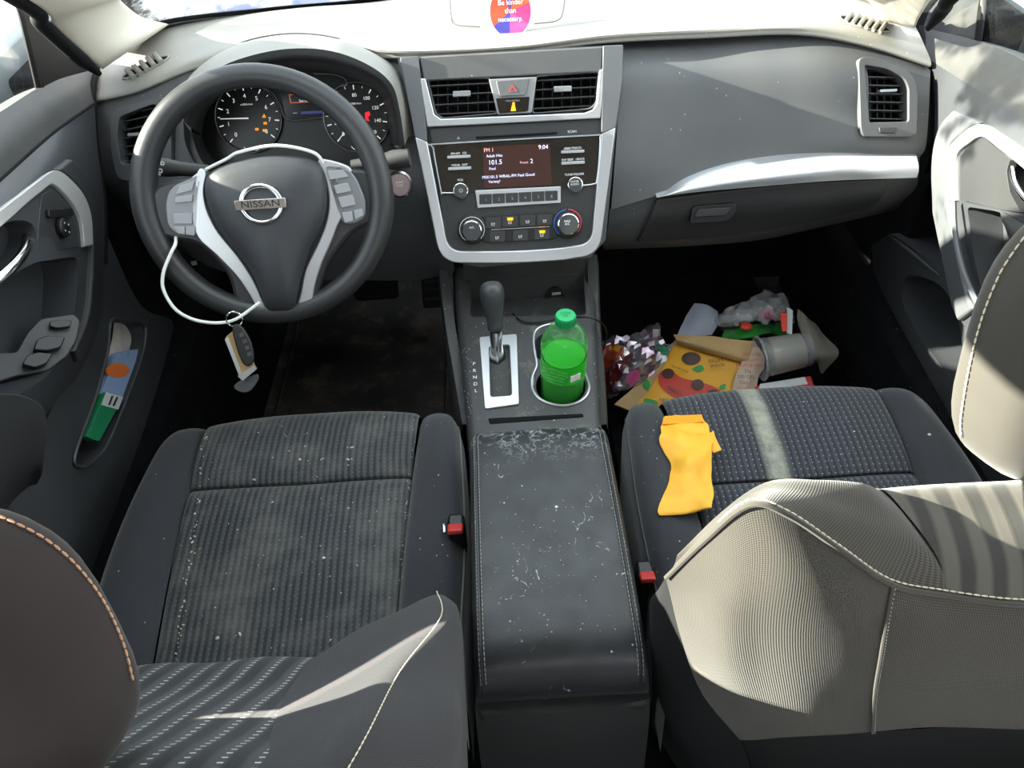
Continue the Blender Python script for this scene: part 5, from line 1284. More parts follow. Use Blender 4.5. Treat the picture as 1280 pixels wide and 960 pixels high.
def onp(pl, L, h, d, m, nm, parent, r=0, bevel=.001, smooth=False):
    P = [(p.x, p.y) for p in crv(L, 4, True)] if smooth else (rnd(L, r) if r else L)
    mb = MB(); mb.prism(pl.pts(P, h), pl.n * -d, m); return mb.build(nm, parent=parent, bevel=bevel)
drape('silver_trim', fL, [(-60, 312), (-30, 288), (0, 263), (30, 238), (56, 217), (66, 215), (78, 222), (97, 243), (107, 270), (109, 306)], [(-60, 334), (-30, 306), (0, 281), (30, 254), (56, 233), (62, 231), (70, 236), (86, 254), (97, 276), (101, 308)], .008, .02, m_trimd, dl, lift2=.005)
drape('rim_panel', fL, [(84, 200), (98, 212), (112, 232), (122, 262), (124, 300), (122, 360), (114, 410), (92, 452)], [(66, 214), (79, 222), (97, 243), (107, 270), (109.5, 306), (108, 350), (103, 395), (86, 438)], .006, .03, m_dark, dl, lift2=.008, bevel=.003)
onp(SL, [(52, 244), (62, 238), (70, 242), (84, 258), (95, 280), (99, 308), (60, 316), (47, 322), (48, 285)], .003, .008, m_dark, 'switch_panel', dl, 2)
s_ = onp(SL, [(61, 262), (91, 260), (92, 270), (62, 272)], .0085, .004, m_black, 'mirror_select_switch', dl, 2, .0006)
mb = MB(); c = SL.at(77, 285, .006); mb.lathe([(0, 0), (.0125, 0), (.0125, .004), (.010, .006), (0, .0065)], c, SL.n, 28, m_black); s_ = mb.build('mirror_dial', parent=dl)
mb = MB()
for a in range(4): q = c + (SL.u * math.cos(a * PI / 2) + SL.v * math.sin(a * PI / 2)) * .007 + SL.n * .0066; mb.lathe([(0, 0), (.0009, 0), (.0009, .0004), (0, .0004)], q, SL.n, 8, m_white)
mb.build('dial_marks', parent=s_)
mb = MB(); mb.tube(crv([SL.at(34, 296, -.006), SL.at(31, 312, .006), SL.at(18, 330, .012), SL.at(2, 345, .010), SL.at(-20, 362, .004)], 6), [.0055] * 25, 12, m_chrome, sy=.6); tag(mb.build('inner_handle', parent=dl), 'chrome pull handle')
# window switch plate inside the well
fl = onp(SWL, [(20, 440), (34, 415), (50, 398), (92, 392), (101, 400), (96, 425), (84, 445), (60, 463), (20, 470), (-40, 490), (-60, 440)], -.004, .012, m_dark, 'switch_plate', dl, 4, .002)
onp(SWL, [(46, 424), (60, 419), (82, 421), (76, 434), (60, 438), (42, 437)], .008, .010, m_black, 'window_switch', dl, 3, .003)
onp(SWL, [(34, 444), (48, 440), (66, 442), (58, 454), (44, 459), (28, 455)], .008, .010, m_black, 'window_switch', dl, 3, .003)
onp(SWL, [(62, 402), (74, 399), (90, 400), (88, 408), (72, 410), (62, 408)], .004, .006, m_black, 'window_switch', dl, 2, .002)
# armrest
rows = [[(-100, 560, -.50), (-30, 500, -.515), (20, 492, -.53), (52, 506, -.545), (60, 530, -.555)],
        [(-100, 620, -.51), (-30, 560, -.53), (25, 535, -.545), (52, 540, -.555), (58, 560, -.565)],
        [(-100, 720, -.55), (-30, 650, -.56), (10, 600, -.57), (40, 580, -.575), (54, 590, -.58)],
        [(-100, 760, -.62), (-30, 690, -.61), (5, 640, -.61), (34, 610, -.61), (48, 605, -.61)]]
mb = MB(); mb.grid(grid_interp([[U(a, b, x=c) for a, b, c in r] for r in rows], 5, 5), m_dark, (-.05, 0, -.01)); mb.build('armrest', parent=dl, bevel=.004)
# lower door with the pocket
rows = [[(128, 280, -.670), (100, 380, -.665), (80, 470, -.66), (40, 560, -.655), (-20, 640, -.65)],
        [(175, 380, -.675), (150, 420, -.668), (110, 500, -.660), (60, 620, -.655), (0, 700, -.65)],
        [(215, 400, -.690), (195, 460, -.675), (165, 540, -.665), (110, 640, -.66), (50, 740, -.655)],
        [(240, 430, -.70), (225, 480, -.69), (200, 560, -.68), (150, 670, -.67), (90, 780, -.665)]]
rows = [[U(a, b, x=c) for a, b, c in r] for r in rows]
mb = MB(); mb.grid(grid_interp(rows, 6, 6), m_door, (-.13, 0, 0)); lo_ = mb.build('lower_panel', parent=dl)
fLL = hitter(lo_); LPk = fitplane(fLL, [(150, 400), (172, 440), (140, 530), (105, 560), (130, 460), (160, 480)])
c1 = LPk.cut(rnd([(138, 404), (150, 399), (178, 404), (182, 420), (176, 450), (158, 500), (132, 560), (108, 582), (94, 580), (96, 560), (118, 500), (134, 440)], 5), .05, .09)
carve(lo_, [c1])
mb = MB(); mb.tube([p for p in LPk.pts([(p.x, p.y) for p in crv([(138, 404), (150, 399), (178, 404), (182, 420), (176, 450), (158, 500), (132, 560), (108, 582), (94, 580), (96, 560), (118, 500), (134, 440)], 4, True)], .001)], .003, 6, m_door, closed=True); mb.build('pocket_rim', parent=dl)
# things in the driver door pocket
DP = Pl(LPk.p - LPk.n * .030, LPk.n)
def crumple(rows, name, label, cat, m, amp=.006, sc=25, thick=(0, 0, .0015), nu=7, nv=7, seed=0, group=None):
    G = grid_interp(rows, nu, nv)
    for r in G:
        for p in r:
            d = noise.noise_vector(p * sc + V((seed, seed, 0))); p += V((d.x * .4, d.y * .4, d.z)) * amp
            d = noise.noise_vector(p * sc * 2.7 + V((seed, 0, seed))); p += d * amp * .4
    mb = MB(); mb.grid(G, m, thick); o = mb.build(name, ang=14); 
    tag(o, label, cat, group); return o, G
m_paper = simple('white_paper', 'D4CDC6', .7, mott=(30, 'BDB6B2'))
Dp = lambda a, b, h=0: DP.at(a, b, h)
crumple([[Dp(143, 406), Dp(150, 402, .004), Dp(160, 408)], [Dp(136, 440, .004), Dp(152, 434, .010), Dp(177, 426, .002)], [Dp(127, 462), Dp(140, 458, .006), Dp(172, 448)]], 'paper_wrapper', 'crumpled white paper tucked at the top of the driver door pocket', 'paper', m_paper, .003)
def pouch(name, L, h, th, m, label, cat, extra=None, pl=DP):
    mb = MB(); mb.prism(pl.pts(rnd(L, 3), h), pl.n * -th, m); o = mb.build(name, bevel=th * .4, seg=3); tag(o, label, cat)
    if extra:
        for nm, mb2 in extra: mb2.build(nm, parent=o)
    return o
m_or = simple('orange_print', 'E87A3C', .45); m_bl = simple('pale_blue_print', '8FA6CC', .45); m_gr = simple('dark_green_print', '1F7A52', .45); m_pw = simple('pack_white', 'C9CCCE', .45)
e = MB(); e.prism(DP.pts(ell(147, 463, 15, 9, 24), .0225), DP.n * -.001, m_or); e.text('CAP', DP, 160, 443, 4, m_gr, .0225, rot=-.2)
pouch('snack_pouch', [(152, 440), (177, 436), (172, 470), (160, 500), (126, 494), (138, 462)], .022, .016, m_bl, 'pale blue pouch with orange oval in the driver door pocket', 'pouch', [('print', e)])
e = MB(); e.prism(DP.pts([(133, 490), (154, 496), (148, 512), (127, 506)], .0285), DP.n * -.001, m_pw); e.prism(DP.pts([(146, 496), (148, 496.5), (143, 508), (141, 507)], .029), DP.n * -.001, m_black); e.prism(DP.pts([(140, 494.5), (142, 495), (137.5, 506.5), (135.5, 506)], .029), DP.n * -.001, m_black)
pouch('gum_pack', [(133, 489), (155, 496), (124, 552), (108, 546)], .028, .014, m_gr, 'green packet with white end below the blue pouch in the driver door pocket', 'packet', [('white_end', e)])

# left mirror sail, window
mb = MB(); mb.prism([U(a, b, x=-.664) for a, b in ((30, 26), (20, -6), (56, 26), (98, 62), (129, 84), (120, 98), (100, 107), (70, 111), (50, 113))], (-.008, 0, 0), m_deep); mb.build('mirror_corner', parent=dl, bevel=.004)
mb = MB(); mb.grid(grid_interp([[U(50, 112, x=-.675), V((-.675, .6, .795)), V((-.675, .02, .82))], [U(30, 30, x=-.672), V((-.655, .6, 1.0)), V((-.655, .02, 1.0))], [V((-.65, .88, 1.09)), V((-.61, .6, 1.22)), V((-.61, .0, 1.25))]], 5, 4), m_sglass, (-.004, 0, 0)); o = tag(mb.build('window_2'), kind='structure')
mb = MB(); mb.tube([U(51, 112, x=-.668), U(44, 80, x=-.670), U(32, 28, x=-.672)], .005, 8, m_deep); mb.build('window_channel', parent=dl)

# right door
A = [(1151, 34, .655), (1221, 51, .658), (1280, 76, .66), (1360, 130, .66), (1500, 230, .66)]
Mm = [(1156, 54, .648), (1200, 76, .646), (1280, 112, .645), (1360, 170, .645), (1500, 280, .645)]
B = [(1164, 76, .640), (1205, 102, .636), (1280, 148, .632), (1360, 210, .632), (1500, 330, .632)]
mb = MB(); rows = [[U(a, b, x=c) for a, b, c in r] for r in (A, Mm, B)]; mb.grid(grid_interp(rows, 6, 5), m_doortop, (.04, 0, -.01)); mb.build('window_sill', parent=dr)
rows = [[(1164, 76, .640), (1205, 102, .636), (1280, 148, .632), (1360, 210, .632), (1460, 300, .632)],
        [(1168, 130, .645), (1200, 145, .628), (1262, 180, .616), (1360, 270, .612), (1460, 360, .61)],
        [(1168, 200, .650), (1188, 210, .630), (1240, 235, .606), (1340, 320, .600), (1440, 420, .60)],
        [(1172, 270, .655), (1192, 275, .632), (1240, 300, .602), (1330, 380, .592), (1430, 480, .59)],
        [(1182, 330, .658), (1202, 345, .636), (1240, 380, .600), (1310, 450, .590), (1400, 560, .58)],
        [(1200, 400, .660), (1222, 430, .640), (1250, 480, .605), (1300, 540, .59), (1380, 640, .58)]]
rows = [[U(a, b, x=c) for a, b, c in r] for r in rows]
mb = MB(); mb.grid(grid_interp(rows, 6, 6), m_door, (.10, 0, 0)); pr_ = mb.build('upper_panel', parent=dr)
fR = hitter(pr_)
SR = fitplane(fR, [(1200, 180), (1235, 170), (1200, 250), (1240, 250), (1270, 200), (1220, 215)])
c1 = SR.cut([(p.x, p.y) for p in crv([(1262, 200), (1280, 204), (1320, 235), (1320, 290), (1280, 268), (1264, 240), (1260, 218)], 4, True)], .05, .03)
c2 = SR.cut(rnd([(1206, 258), (1250, 264), (1300, 290), (1400, 360), (1400, 520), (1290, 440), (1240, 400), (1222, 375), (1210, 320)], 8), .06, .05)
carve(pr_, [c1, c2])
drape('silver_trim', fR, [(1192, 250), (1189, 215), (1192, 188), (1206, 170), (1230, 156), (1255, 170), (1290, 196), (1340, 236)], [(1199, 250), (1198, 218), (1200, 192), (1214, 180), (1231, 171), (1252, 186), (1284, 212), (1332, 252)], .008, .02, m_trimd, dr, lift2=.005)
drape('rim_panel', fR, [(1196, 139), (1180, 158), (1171, 195), (1171, 250), (1176, 310), (1188, 360), (1204, 400)], [(1229, 155), (1206, 169), (1191, 190), (1191, 250), (1195, 300), (1206, 345), (1222, 385)], .008, .03, m_grey, dr, lift2=.008, bevel=.004)
onp(SR, [(1200, 250), (1200, 195), (1214, 181), (1231, 173), (1262, 199), (1258, 215), (1262, 240), (1276, 266), (1250, 262)], .006, .01, m_dark, 'switch_panel', dr, 2)
mb = MB(); mb.tube(crv([SR.at(1266, 212, .004), SR.at(1270, 232, .012), SR.at(1284, 252, .012), SR.at(1310, 275, .006)], 6), .006, 12, m_chrome, sy=.6); tag(mb.build('inner_handle', parent=dr), 'chrome pull handle')
mb = MB(); mb.tube(crv([SR.at(1192, 252, .008), SR.at(1194, 290, .009), SR.at(1203, 335, .009), SR.at(1222, 378, .008), SR.at(1245, 405, .006)], 6), .004, 8, m_grey); mb.build('grip_edge', parent=dr)
mb = MB(); mb.grid(grid_interp([[SR.at(1250, 263, .004), SR.at(1285, 285, .004), SR.at(1340, 330, .004)], [SR.at(1252, 275, .006), SR.at(1270, 300, .008), SR.at(1330, 355, .008)], [SR.at(1256, 282, -.01), SR.at(1266, 306, -.01), SR.at(1320, 370, -.01)]], 5, 4), m_doortop, (.01, 0, 0)); mb.build('pull_grip', parent=dr)
rows = [[(1112, 292, .672), (1140, 310, .668), (1180, 340, .664), (1225, 410, .66), (1290, 480, .655)],
        [(1100, 300, .680), (1118, 350, .672), (1165, 410, .668), (1215, 480, .662), (1280, 540, .658)],
        [(1085, 310, .695), (1100, 380, .685), (1140, 450, .675), (1190, 520, .668), (1260, 600, .662)],
        [(1072, 330, .71), (1085, 410, .70), (1115, 480, .69), (1160, 550, .68), (1220, 640, .675)]]
rows = [[U(a, b, x=c) for a, b, c in r] for r in rows]
mb = MB(); mb.grid(grid_interp(rows, 6, 6), m_door, (.13, 0, 0)); lo_ = mb.build('lower_panel', parent=dr)
fRR = hitter(lo_); RPk = fitplane(fRR, [(1140, 360), (1180, 370), (1160, 420), (1190, 460), (1135, 380)])
pk = [(p.x, p.y) for p in crv([(1134, 346), (1154, 347), (1180, 362), (1198, 400), (1204, 450), (1200, 480), (1186, 468), (1160, 436), (1138, 402), (1127, 372)], 4, True)]
c1 = RPk.cut(pk, .05, .09); carve(lo_, [c1])
mb = MB(); c = RPk.at(1168, 432, -.075); mb.tube([c + V((0, .034 * math.cos(a), .034 * math.sin(a) * .3)) + V((.03 * math.sin(a), 0, 0)) for a in [2 * PI * i / 28 for i in range(28)]], .003, 6, m_grey, closed=True); mb.build('cup_ring', parent=dr)
mb = MB(); mb.tube([U(a, b, x=.662) for a, b in ((1112, 294), (1140, 316), (1175, 345))], [.002, .006, .003], 8, m_grey, sy=.5); mb.build('edge_highlight_rib', parent=dr)
mb = MB(); mb.prism([U(a, b, x=.664) for a, b in ((1152, 36), (1160, 14), (1184, -16), (1230, -30), (1226, 20), (1222, 53), (1185, 48))], (.008, 0, 0), m_doortop); mb.build('mirror_corner', parent=dr, bevel=.004)
mb = MB(); mb.grid(grid_interp([[U(1222, 52, x=.67), V((.675, .6, .795)), V((.675, .02, .82))], [U(1228, -10, x=.668), V((.655, .6, 1.0)), V((.655, .02, 1.0))], [V((.65, .88, 1.09)), V((.61, .6, 1.22)), V((.61, .0, 1.25))]], 5, 4), m_sglass, (.004, 0, 0)); tag(mb.build('window_3'), kind='structure')
mb = MB(); mb.tube([U(1222, 54, x=.664), U(1226, 20, x=.667), U(1230, -15, x=.670)], .005, 8, m_deep); mb.build('window_channel', parent=dr)
for sg in (-1, 1):  # outer skins close the sides below the glass
    mb = MB(); mb.box((sg * .80, .55, .41), (.05, 2.3, .79), simple('pale_body_paint', '8E9296', .4)); tag(mb.build('trim_5' if sg < 0 else 'trim_6', bevel=.02), kind='structure')
    mb = MB(); mb.box((sg * .72, 1.47, .39), (.06, .68, .77), m_carpet); tag(mb.build('trim_7' if sg < 0 else 'trim_8', bevel=.01), kind='structure')
    mb = MB(); mb.box((sg * .70, -.55, .42), (.06, 1.15, .78), m_door); tag(mb.build('trim_9' if sg < 0 else 'trim_10', bevel=.01), kind='structure')
for sg in (-1, 1):
    mb = MB(); mb.box((sg * .70, .45, .12), (.10, 2.2, .30), m_carpet); tag(mb.build('trim_11' if sg < 0 else 'trim_12', bevel=.02), kind='structure')
for sg in (-1, 1):
    mb = MB(); mb.box((sg * .70, .30, .397), (.05, .62, .795), m_door); tag(mb.build('trim_13' if sg < 0 else 'trim_14', bevel=.01), kind='structure')
mb = MB(); mb.box((0, -1.15, .45), (1.44, .08, .85), m_fab); tag(mb.build('wall_back'), kind='structure')

mb = MB(); mb.tube(crv([U(122, 84, x=-.650), U(117, 108, x=-.648), U(117, 132, x=-.646), U(121, 185, x=-.650), U(130, 250, x=-.655), U(131, 330, x=-.66)], 6), .0045, 8, m_deep); mb.build('front_seal', parent=dl)
mb = MB(); mb.tube(crv([U(1150, 34, x=.652), U(1158, 58, x=.650), U(1164, 80, x=.646), U(1167, 130, x=.650), U(1165, 190, x=.655), U(1158, 215, x=.66)], 6), .0045, 8, m_deep); mb.build('front_seal', parent=dr)
mb = MB(); mb.tube(crv([U(117, 130, x=-.6405), U(66, 167, x=-.6385), U(0, 226, x=-.6345), U(-80, 300, x=-.633)], 6), .002, 6, m_deep); mb.build('panel_seam', parent=dl)
# ================================================================== LITTER in the passenger footwell
m_yel = simple('orange_yellow_paper', 'F0B030', .6, mott=(25, 'E6A62C'))
m_yel2 = simple('bright_yellow_print', 'E8A81C', .5); m_tan = simple('kraft_tan', 'C9A878', .65, mott=(20, 'B89666'))
m_redp = simple('red_print2', 'C83A28', .5); m_dkr = simple('dark_print', '4A2A20', .5); m_lg = simple('leaf_green_print', '2F9A48', .5)
LP = Pl(U(865, 460, z=.13), V((-.12, -.42, .88)))
L = lambda a, b, h=0: LP.at(a, b, h)
bagr = [[L(848, 421), L(882, 420, .01), L(915, 424, .012), L(945, 428, .004)],
        [L(826, 445), L(862, 450, .008), L(900, 455, .006), L(936, 452)],
        [L(798, 478), L(835, 484, .010), L(880, 488, .010), L(928, 486)],
        [L(768, 505), L(808, 520, .006), L(860, 528, .006), L(922, 526)]]
bag, G = crumple(bagr, 'snack_bag', 'open yellow paper snack bag with red car picture beside the passenger seat front', 'bag', m_tan, .003, 18, (0, .002, -.004))
def decal(P, h, m, parent, nm, t=.001):
    mb = MB(); mb.prism(LP.pts(P, h), LP.n * -t, m); return mb.build(nm, parent=parent)
def project(G, P, m, parent, nm, lift=.0015):
    "flat print following the crumpled surface: triangulated patch sampled on the plane and dropped on the mesh"
    from mathutils.bvhtree import BVHTree
    dg = bpy.context.evaluated_depsgraph_get(); bv = BVHTree.FromObject(parent, dg)
    cx = sum(p[0] for p in P) / len(P); cy = sum(p[1] for p in P) / len(P); vs = []; fs = []
    ringsn = 5
    def drop(a, b):
        o = LP.at(a, b, .15); d = (o - CAM).normalized(); hit = bv.ray_cast(CAM, d)
        return (hit[0] - d * lift) if hit[0] is not None else LP.at(a, b, .01)
    vs.append(drop(cx, cy))
    for r in range(1, ringsn + 1):
        for a, b in P: vs.append(drop(cx + (a - cx) * r / ringsn, cy + (b - cy) * r / ringsn))
    n = len(P)
    for k in range(n): fs.append([0, 1 + k, 1 + (k + 1) % n])
    for r in range(ringsn - 1):
        for k in range(n): fs.append([1 + r * n + k, 1 + (r + 1) * n + k, 1 + (r + 1) * n + (k + 1) % n, 1 + r * n + (k + 1) % n])
    mb = MB(); mb.add(vs, fs, m); return mb.build(nm, parent=parent)
def sm(P, n=4): return [(p.x, p.y) for p in crv(P, n, True)]
project(G, sm([(846, 432), (885, 434), (938, 440), (930, 470), (912, 504), (860, 505), (800, 506), (812, 488), (830, 458)]), m_yel2, bag, 'yellow_print')
project(G, sm([(823, 470), (829, 463), (840, 464), (852, 472), (868, 476), (884, 480), (900, 488), (899, 500), (886, 504), (868, 500), (850, 500), (835, 492), (825, 482)]), m_redp, bag, 'red_car_print', .003)
for nm, P in (('dark_wheel_print', ell(835, 467, 8, 6.5, 20)), ('dark_wheel_print', ell(872, 481, 8, 7, 20)), ('dark_wheel_print', ell(864, 448, 12, 8, 20)), ('dark_wheel_print', ell(892, 492, 8, 5.5, 20))): project(G, P, m_dkr, bag, nm, .0042)
for P in (sm([(866, 461), (876, 456), (880, 462), (872, 465)]), sm([(809, 474), (813, 482), (809, 487), (804, 480)]), sm([(806, 498), (822, 502), (818, 508), (806, 508)]), sm([(900, 482), (907, 480), (906, 486), (900, 487)])): project(G, P, m_lg, bag, 'green_print', .0036)
tp = MB()
for tx, x, y, h, r in (('FRUIT', 895, 451, 5, 0), ('SNACK', 897, 457, 4, 0), ('ALL NATURAL', 850, 461, 2.5, -.5), ('SPEED', 843, 488, 5, -.55), ('NET', 830, 500, 4, -.2)): tp.text(tx, LP, x, y, h, m_dkr, .022, rot=r)
tp.build('lettering', parent=bag)
mb = MB(); fo_ = [[L(842, 418, .022), L(885, 421, .030), L(945, 427, .020)], [L(846, 425, .030), L(885, 434, .036), L(935, 447, .024)], [L(850, 431, .016), L(888, 441, .024), L(930, 452, .018)]]
mb.grid(grid_interp(fo_, 6, 5), m_tan, (0, 0, -.002)); mb.build('folded_flap', parent=bag)
# printed receipt-like wrapper
w_, G = crumple([[L(945, 430, .020), L(955, 445, .020), L(955, 460, .016)], [L(928, 452, .018), L(940, 462, .026), L(948, 472, .016)], [L(916, 480, .012), L(930, 488, .024), L(944, 492, .010)], [L(916, 505, .0), L(928, 508, .012), L(940, 506, .0)]], 'paper_wrapper', 'beige wrapper with orange print between yellow bag and clear cup', 'wrapper', simple('beige_paper', 'CDB8A4', .7), .003, 20)
tp = MB()
for k in range(8): tp.text(('50% LESS', 'SUGAR', 'FRUIT & VEG', '25g', '270 CAL', 'Good', 'serving', 'MIX')[k], LP, 940 - k * 1.8, 443 + k * 7, 4, m_redp if k not in (3, 4, 5) else m_dkr, .034, rot=-.12)
tp.build('lettering', parent=w_)
# crumpled foil wrapper left
foil = simple('crumpled_foil', 'C4C6CC', .22, metal=.75, mott=(35, '8E6E80'))
f_, G = crumple([[L(752, 428, -.02), L(780, 418, .01), L(820, 408, .0)], [L(751, 455, -.01), L(785, 450, .035), L(836, 438, .0)], [L(752, 480, -.02), L(780, 482, .015), L(826, 462, .0)], [L(756, 498, -.03), L(772, 494, -.01), L(800, 478, -.02)]], 'snack_wrapper', 'crumpled shiny silver and maroon snack wrapper against the console', 'wrapper', foil, .018, 30, (0, 0, -.002), 8, 8)
project(G, sm([(753, 470), (790, 440), (784, 456), (760, 494)]), simple('maroon_print', '5A1A20', .35), f_, 'maroon_print', .0015)
project(G, sm([(753, 436), (768, 430), (780, 440), (765, 456), (754, 460)]), simple('red_brown_print', '9A3A1C', .4), f_, 'red_brown_print', .0015)
project(G, sm([(762, 434), (775, 432), (772, 440)]), m_yel2, f_, 'yellow_print', .002)
project(G, sm([(784, 468), (796, 462), (800, 472), (790, 482), (784, 478)]), simple('pink_print', 'C85A8A', .4), f_, 'pink_print', .0015)
project(G, sm([(822, 430), (836, 436), (834, 444), (826, 442)]), m_gr, f_, 'green_print', .0015)
# blue white napkin
crumple([[L(868, 380, .0), L(884, 382, .01), L(896, 390, .0)], [L(856, 398, .0), L(876, 400, .02), L(898, 404, .01)], [L(846, 420, .0), L(868, 420, .012), L(890, 420, .0)]], 'napkin', 'pale blue white napkin standing behind the yellow snack bag', 'napkin', simple('pale_blue_paper', 'A9B0C2', .7), .004, 18)
# clear plastic bag pile
m_clear = NT('clear_film'); m_clear.b.inputs['Base Color'].default_value = lin('D5D8DC'); m_clear.b.inputs['Roughness'].default_value = .15; m_clear.b.inputs['Alpha'].default_value = .28; m_clear.b.inputs['Coat Weight'].default_value = 1; m_clear = m_clear.mat
crumple([[L(892, 392, .0), L(910, 384, .02), L(935, 374, .03), L(962, 360, .02), L(985, 366, .0)], [L(893, 400, .02), L(915, 396, .05), L(945, 388, .06), L(972, 380, .05), L(992, 386, .0)], [L(890, 408, .0), L(915, 407, .03), L(945, 403, .04), L(975, 400, .03), L(994, 408, .0)]], 'plastic_bag', 'crumpled clear plastic bag lying on top of the litter pile', 'plastic bag', m_clear, .022, 22, (0, 0, -.0015), 8, 8, 3)
crumple([[L(896, 396, -.01), L(915, 390, .0), L(935, 392, -.01)], [L(898, 408, .0), L(918, 404, .02), L(940, 402, .0)], [L(902, 416, -.01), L(925, 414, .0), L(942, 412, -.01)]], 'foil_wrapper', 'dark blue and silver foil wrapper under the clear plastic bag', 'wrapper', simple('dark_blue_foil', '3A3C55', .25, metal=.5, mott=(30, '7A4A68')), .012, 30, (0, 0, -.002))
crumple([[L(908, 410, .0), L(940, 406, .02), L(970, 402, .01), L(988, 406, .0)], [L(902, 424, .0), L(938, 420, .03), L(968, 416, .02), L(986, 424, .0)]], 'green_wrapper', 'bright green crisp wrapper with red spot under the clear bag', 'wrapper', simple('wrapper_green', '2E8A34', .3, mott=(20, '2A5A30')), .008, 22, (0, 0, -.002), 8, 8)
mb = MB(); mb.sell(L(933, 408, .045), (.012, .010, .006), m_redp, 1, 1); tag(mb.build('bottle_top', ang=80), 'small red plastic cap on the green wrapper', 'cap')
crumple([[L(950, 388, .03), L(962, 384, .05), L(972, 390, .03)], [L(948, 398, .03), L(960, 396, .06), L(970, 400, .03)]], 'pink_wrapper', 'small crumpled pink wrapper inside the clear plastic bag', 'wrapper', simple('pink_paper', 'C06A90', .5), .008, 40, (0, 0, -.002))
mb = MB(); mb.prism(LP.pts(rnd([(975, 391), (984, 391), (984, 414), (978, 414)], 1), .06), LP.n * -.006, simple('red_card', 'D8402C', .5)); mb.prism(LP.pts([(984, 384), (991, 388), (990, 418), (984, 416)], .055), LP.n * -.004, m_pw); tag(mb.build('card_strip'), 'narrow red and white card strip at the right of the clear bag', 'card')
# clear cup on its side with printed band
c0, c1_ = L(950, 448, .045), L(1012, 436, .04); axc = c1_ - c0; Lc = axc.length
cu = thing('plastic_cup', c0, 'clear plastic cup with dark printed band lying on its side right of the yellow bag', 'cup')
mb = MB(); mb.lathe([(.041, 0), (.043, .002), (.041, .004), (.039, .006), (.034, Lc * .95), (.030, Lc), (0, Lc)], c0, axc, 36, m_clear, cap=False); mb.build('cup_wall', parent=cu)
mb = MB(); mb.lathe([(.0372, Lc * .18), (.0338, Lc * .82)], c0, axc, 36, simple('grey_band', '6F7672', .4, mott=(60, '8E7A5C')), cap=False); mb.build('printed_band', parent=cu)
mb = MB(); mb.tube([c0 + V(q) for q in [tuple((axc.orthogonal().normalized() * math.cos(a) + axc.cross(axc.orthogonal()).normalized() * math.sin(a)) * .043) for a in [2 * PI * i / 32 for i in range(32)]]], .0025, 8, m_clear, closed=True); mb.build('cup_rim', parent=cu)
crumple([[L(997, 388, .01), L(1010, 398, .015), L(1024, 408, .0)], [L(996, 405, .015), L(1016, 418, .03), L(1044, 432, .0)], [L(1006, 425, .02), L(1020, 444, .03), L(1047, 446, .0)], [L(1014, 440, .0), L(1022, 455, .01), L(1028, 466, -.01)]], 'paper_sleeve', 'crushed greyish translucent paper sleeve at the right end of the pile', 'paper sleeve', simple('translucent_paper', '8E8A82', .5, mott=(30, '7A766C')), .006, 18, (0, 0, -.002))
# red and white box
BX = Pl(L(980, 492, .02), V((0, -.30, .95)))
mb = MB(); mb.prism(BX.pts(rnd([(944, 482), (1014, 469), (1021, 490), (1018, 500), (944, 508)], 3), .006), BX.n * -.022, m_redb); o = mb.build('carton', bevel=.003); tag(o, 'flat red carton with white top panel by the passenger seat front', 'box')
mb = MB(); mb.prism(BX.pts([(950, 480), (1006, 471), (1010, 480), (948, 489)], .0068), BX.n * -.001, m_pw); mb.build('white_panel', parent=o)
mb = MB(); mb.prism(BX.pts([(940, 494), (1019, 487), (1020, 500), (940, 508)], .007), BX.n * -.002, simple('carton_grey', '8E9094', .5)); mb.build('grey_edge', parent=o)
mb = MB(); mb.prism(BX.pts([(992, 487), (1008, 491), (1006, 499), (990, 497)], .015), BX.n * -.001, m_pw); tag(mb.build('receipt_scrap'), 'small white paper scrap on the red carton', 'paper')

# orange-yellow wrapper on the passenger seat
SY = Pl(U(862, 580, z=.366), V((0, .04, 1)))
S = lambda a, b, h=0: SY.at(a, b, h)
yr = [[S(830, 521, .002), S(850, 520, .004), S(877, 518, .003)],
      [S(826, 541, .014), S(852, 536, .016), S(884, 533, .012)],
      [S(828, 556, .010), S(858, 556, .022), S(890, 550, .012)],
      [S(838, 580, .010), S(862, 575, .026), S(889, 566, .014)],
      [S(838, 598, .008), S(862, 598, .018), S(888, 592, .010)],
      [S(830, 618, .010), S(860, 616, .014), S(890, 614, .010)],
      [S(823, 636, .008), S(856, 638, .010), S(890, 635, .008)],
      [S(825, 643, .006), S(858, 643, .008), S(889, 637, .006)]]
y_, G = crumple(yr, 'food_wrapper', 'crumpled orange-yellow paper wrapper on the passenger seat cushion', 'wrapper', m_yel, .0075, 20, (0, 0, -.002), 9, 7)
mb = MB(); mb.grid(grid_interp([[S(884, 544, .012), S(892, 538, .016)], [S(886, 556, .012), S(895, 548, .018)], [S(892, 566, .010), S(902, 562, .012)]], 3, 3), m_yel, (0, 0, -.002)); mb.build('torn_tab', parent=y_)
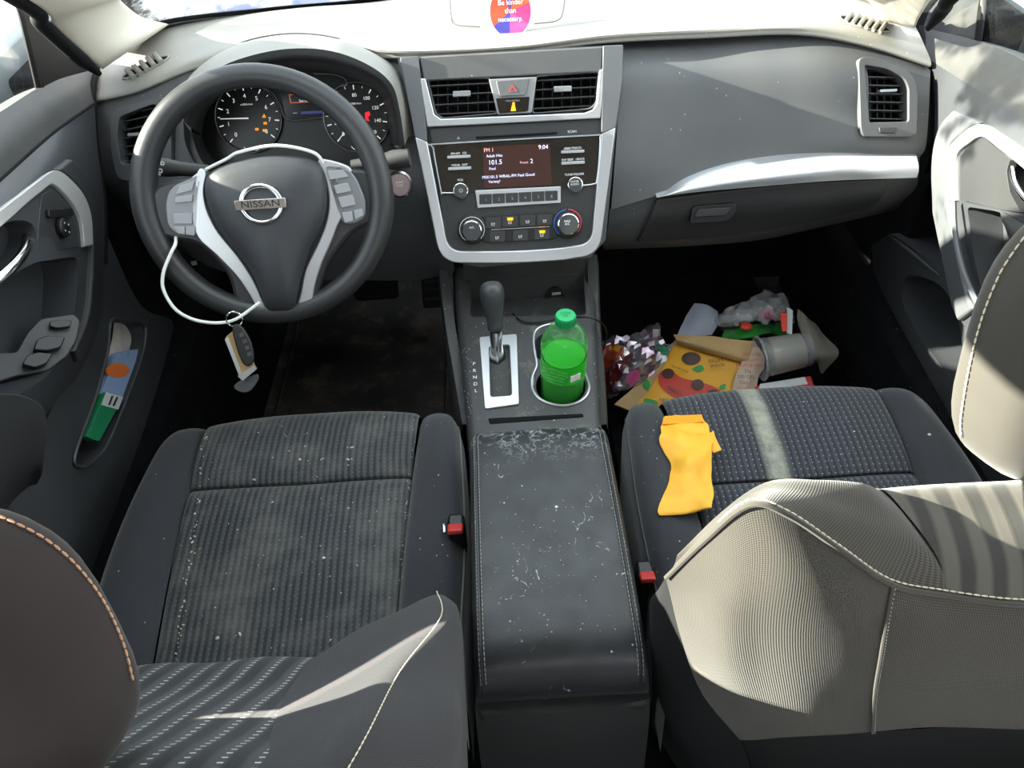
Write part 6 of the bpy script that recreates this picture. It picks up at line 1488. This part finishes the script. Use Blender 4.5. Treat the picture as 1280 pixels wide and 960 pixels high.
mb = MB(); mb.grid(grid_interp([[S(831, 520, .006), S(853, 519, .009), S(877, 518, .007)], [S(828, 530, .010), S(853, 529, .014), S(880, 527, .011)]], 5, 3), simple('orange_paper', 'EE9A1E', .6), (0, 0, -.002)); mb.build('folded_top', parent=y_)

# crumbs scattered on the driver seat, gathered in its side seams, and on the armrest and console
def crumbs(objs, spots, name, label):
    f = hitter(*objs); mb = MB(); k = 0
    for a, b, r in spots:
        h = f(a, b, r * .5, True)
        if h is None or h[1].z < .2: continue
        q = Matrix.Rotation(random.random() * 6.3, 3, 'Z') @ Matrix.Rotation(random.random() * 3, 3, 'X')
        mb.sell(h[0], (r * random.uniform(.7, 1.5), r * random.uniform(.6, 1.1), r * .7), m_crumb, 1, 1, 6, 4, q); k += 1
    o = mb.build(name); tag(o, label, 'crumbs', kind='stuff'); return o
m_crumb = simple('pale_crumbs', 'B9B4A8', .8)
rn = random.Random(5); sp_ = []
for i in range(70):
    t = rn.random() ** .8; sp_.append((258 - 40 * t + rn.gauss(0, 2), 540 + 310 * t, rn.uniform(.0006, .0017)))
for i in range(34):
    t = rn.random(); sp_.append((520 - 20 * t + rn.gauss(0, 2), 510 + 220 * t, rn.uniform(.0005, .0013)))
for i in range(60): sp_.append((rn.gauss(370, 80), 520 + 300 * rn.random() ** 1.4, rn.uniform(.0005, .0015)))
for a, b in ((375, 575), (318, 600), (440, 560), (405, 698), (300, 793), (272, 798), (435, 575)): sp_.append((a, b, .0024))
crumbs([c for c in ds.children if c.type == 'MESH' and c.name.split('.')[0] in ('front_panel', 'centre_panel', 'bolster')], sp_, 'crumbs', 'pale crumbs scattered over the driver seat cushion and along its seams')
sp_ = [(rn.uniform(580, 745), rn.uniform(400, 525), rn.uniform(.0004, .0009)) for i in range(60)] + [(rn.uniform(578, 590), rn.uniform(430, 525), rn.uniform(.0005, .0010)) for i in range(30)]
crumbs([cb], sp_, 'crumbs', 'fine pale grit on the centre console around the gear lever')
sp_ = [(rn.uniform(600, 780), rn.uniform(535, 800), rn.uniform(.0003, .0009)) for i in range(70)] + [(rn.gauss(690, 35), rn.gauss(700, 40), rn.uniform(.0004, .0012)) for i in range(40)]
crumbs([ld], sp_, 'crumbs', 'pale specks on the black armrest lid')
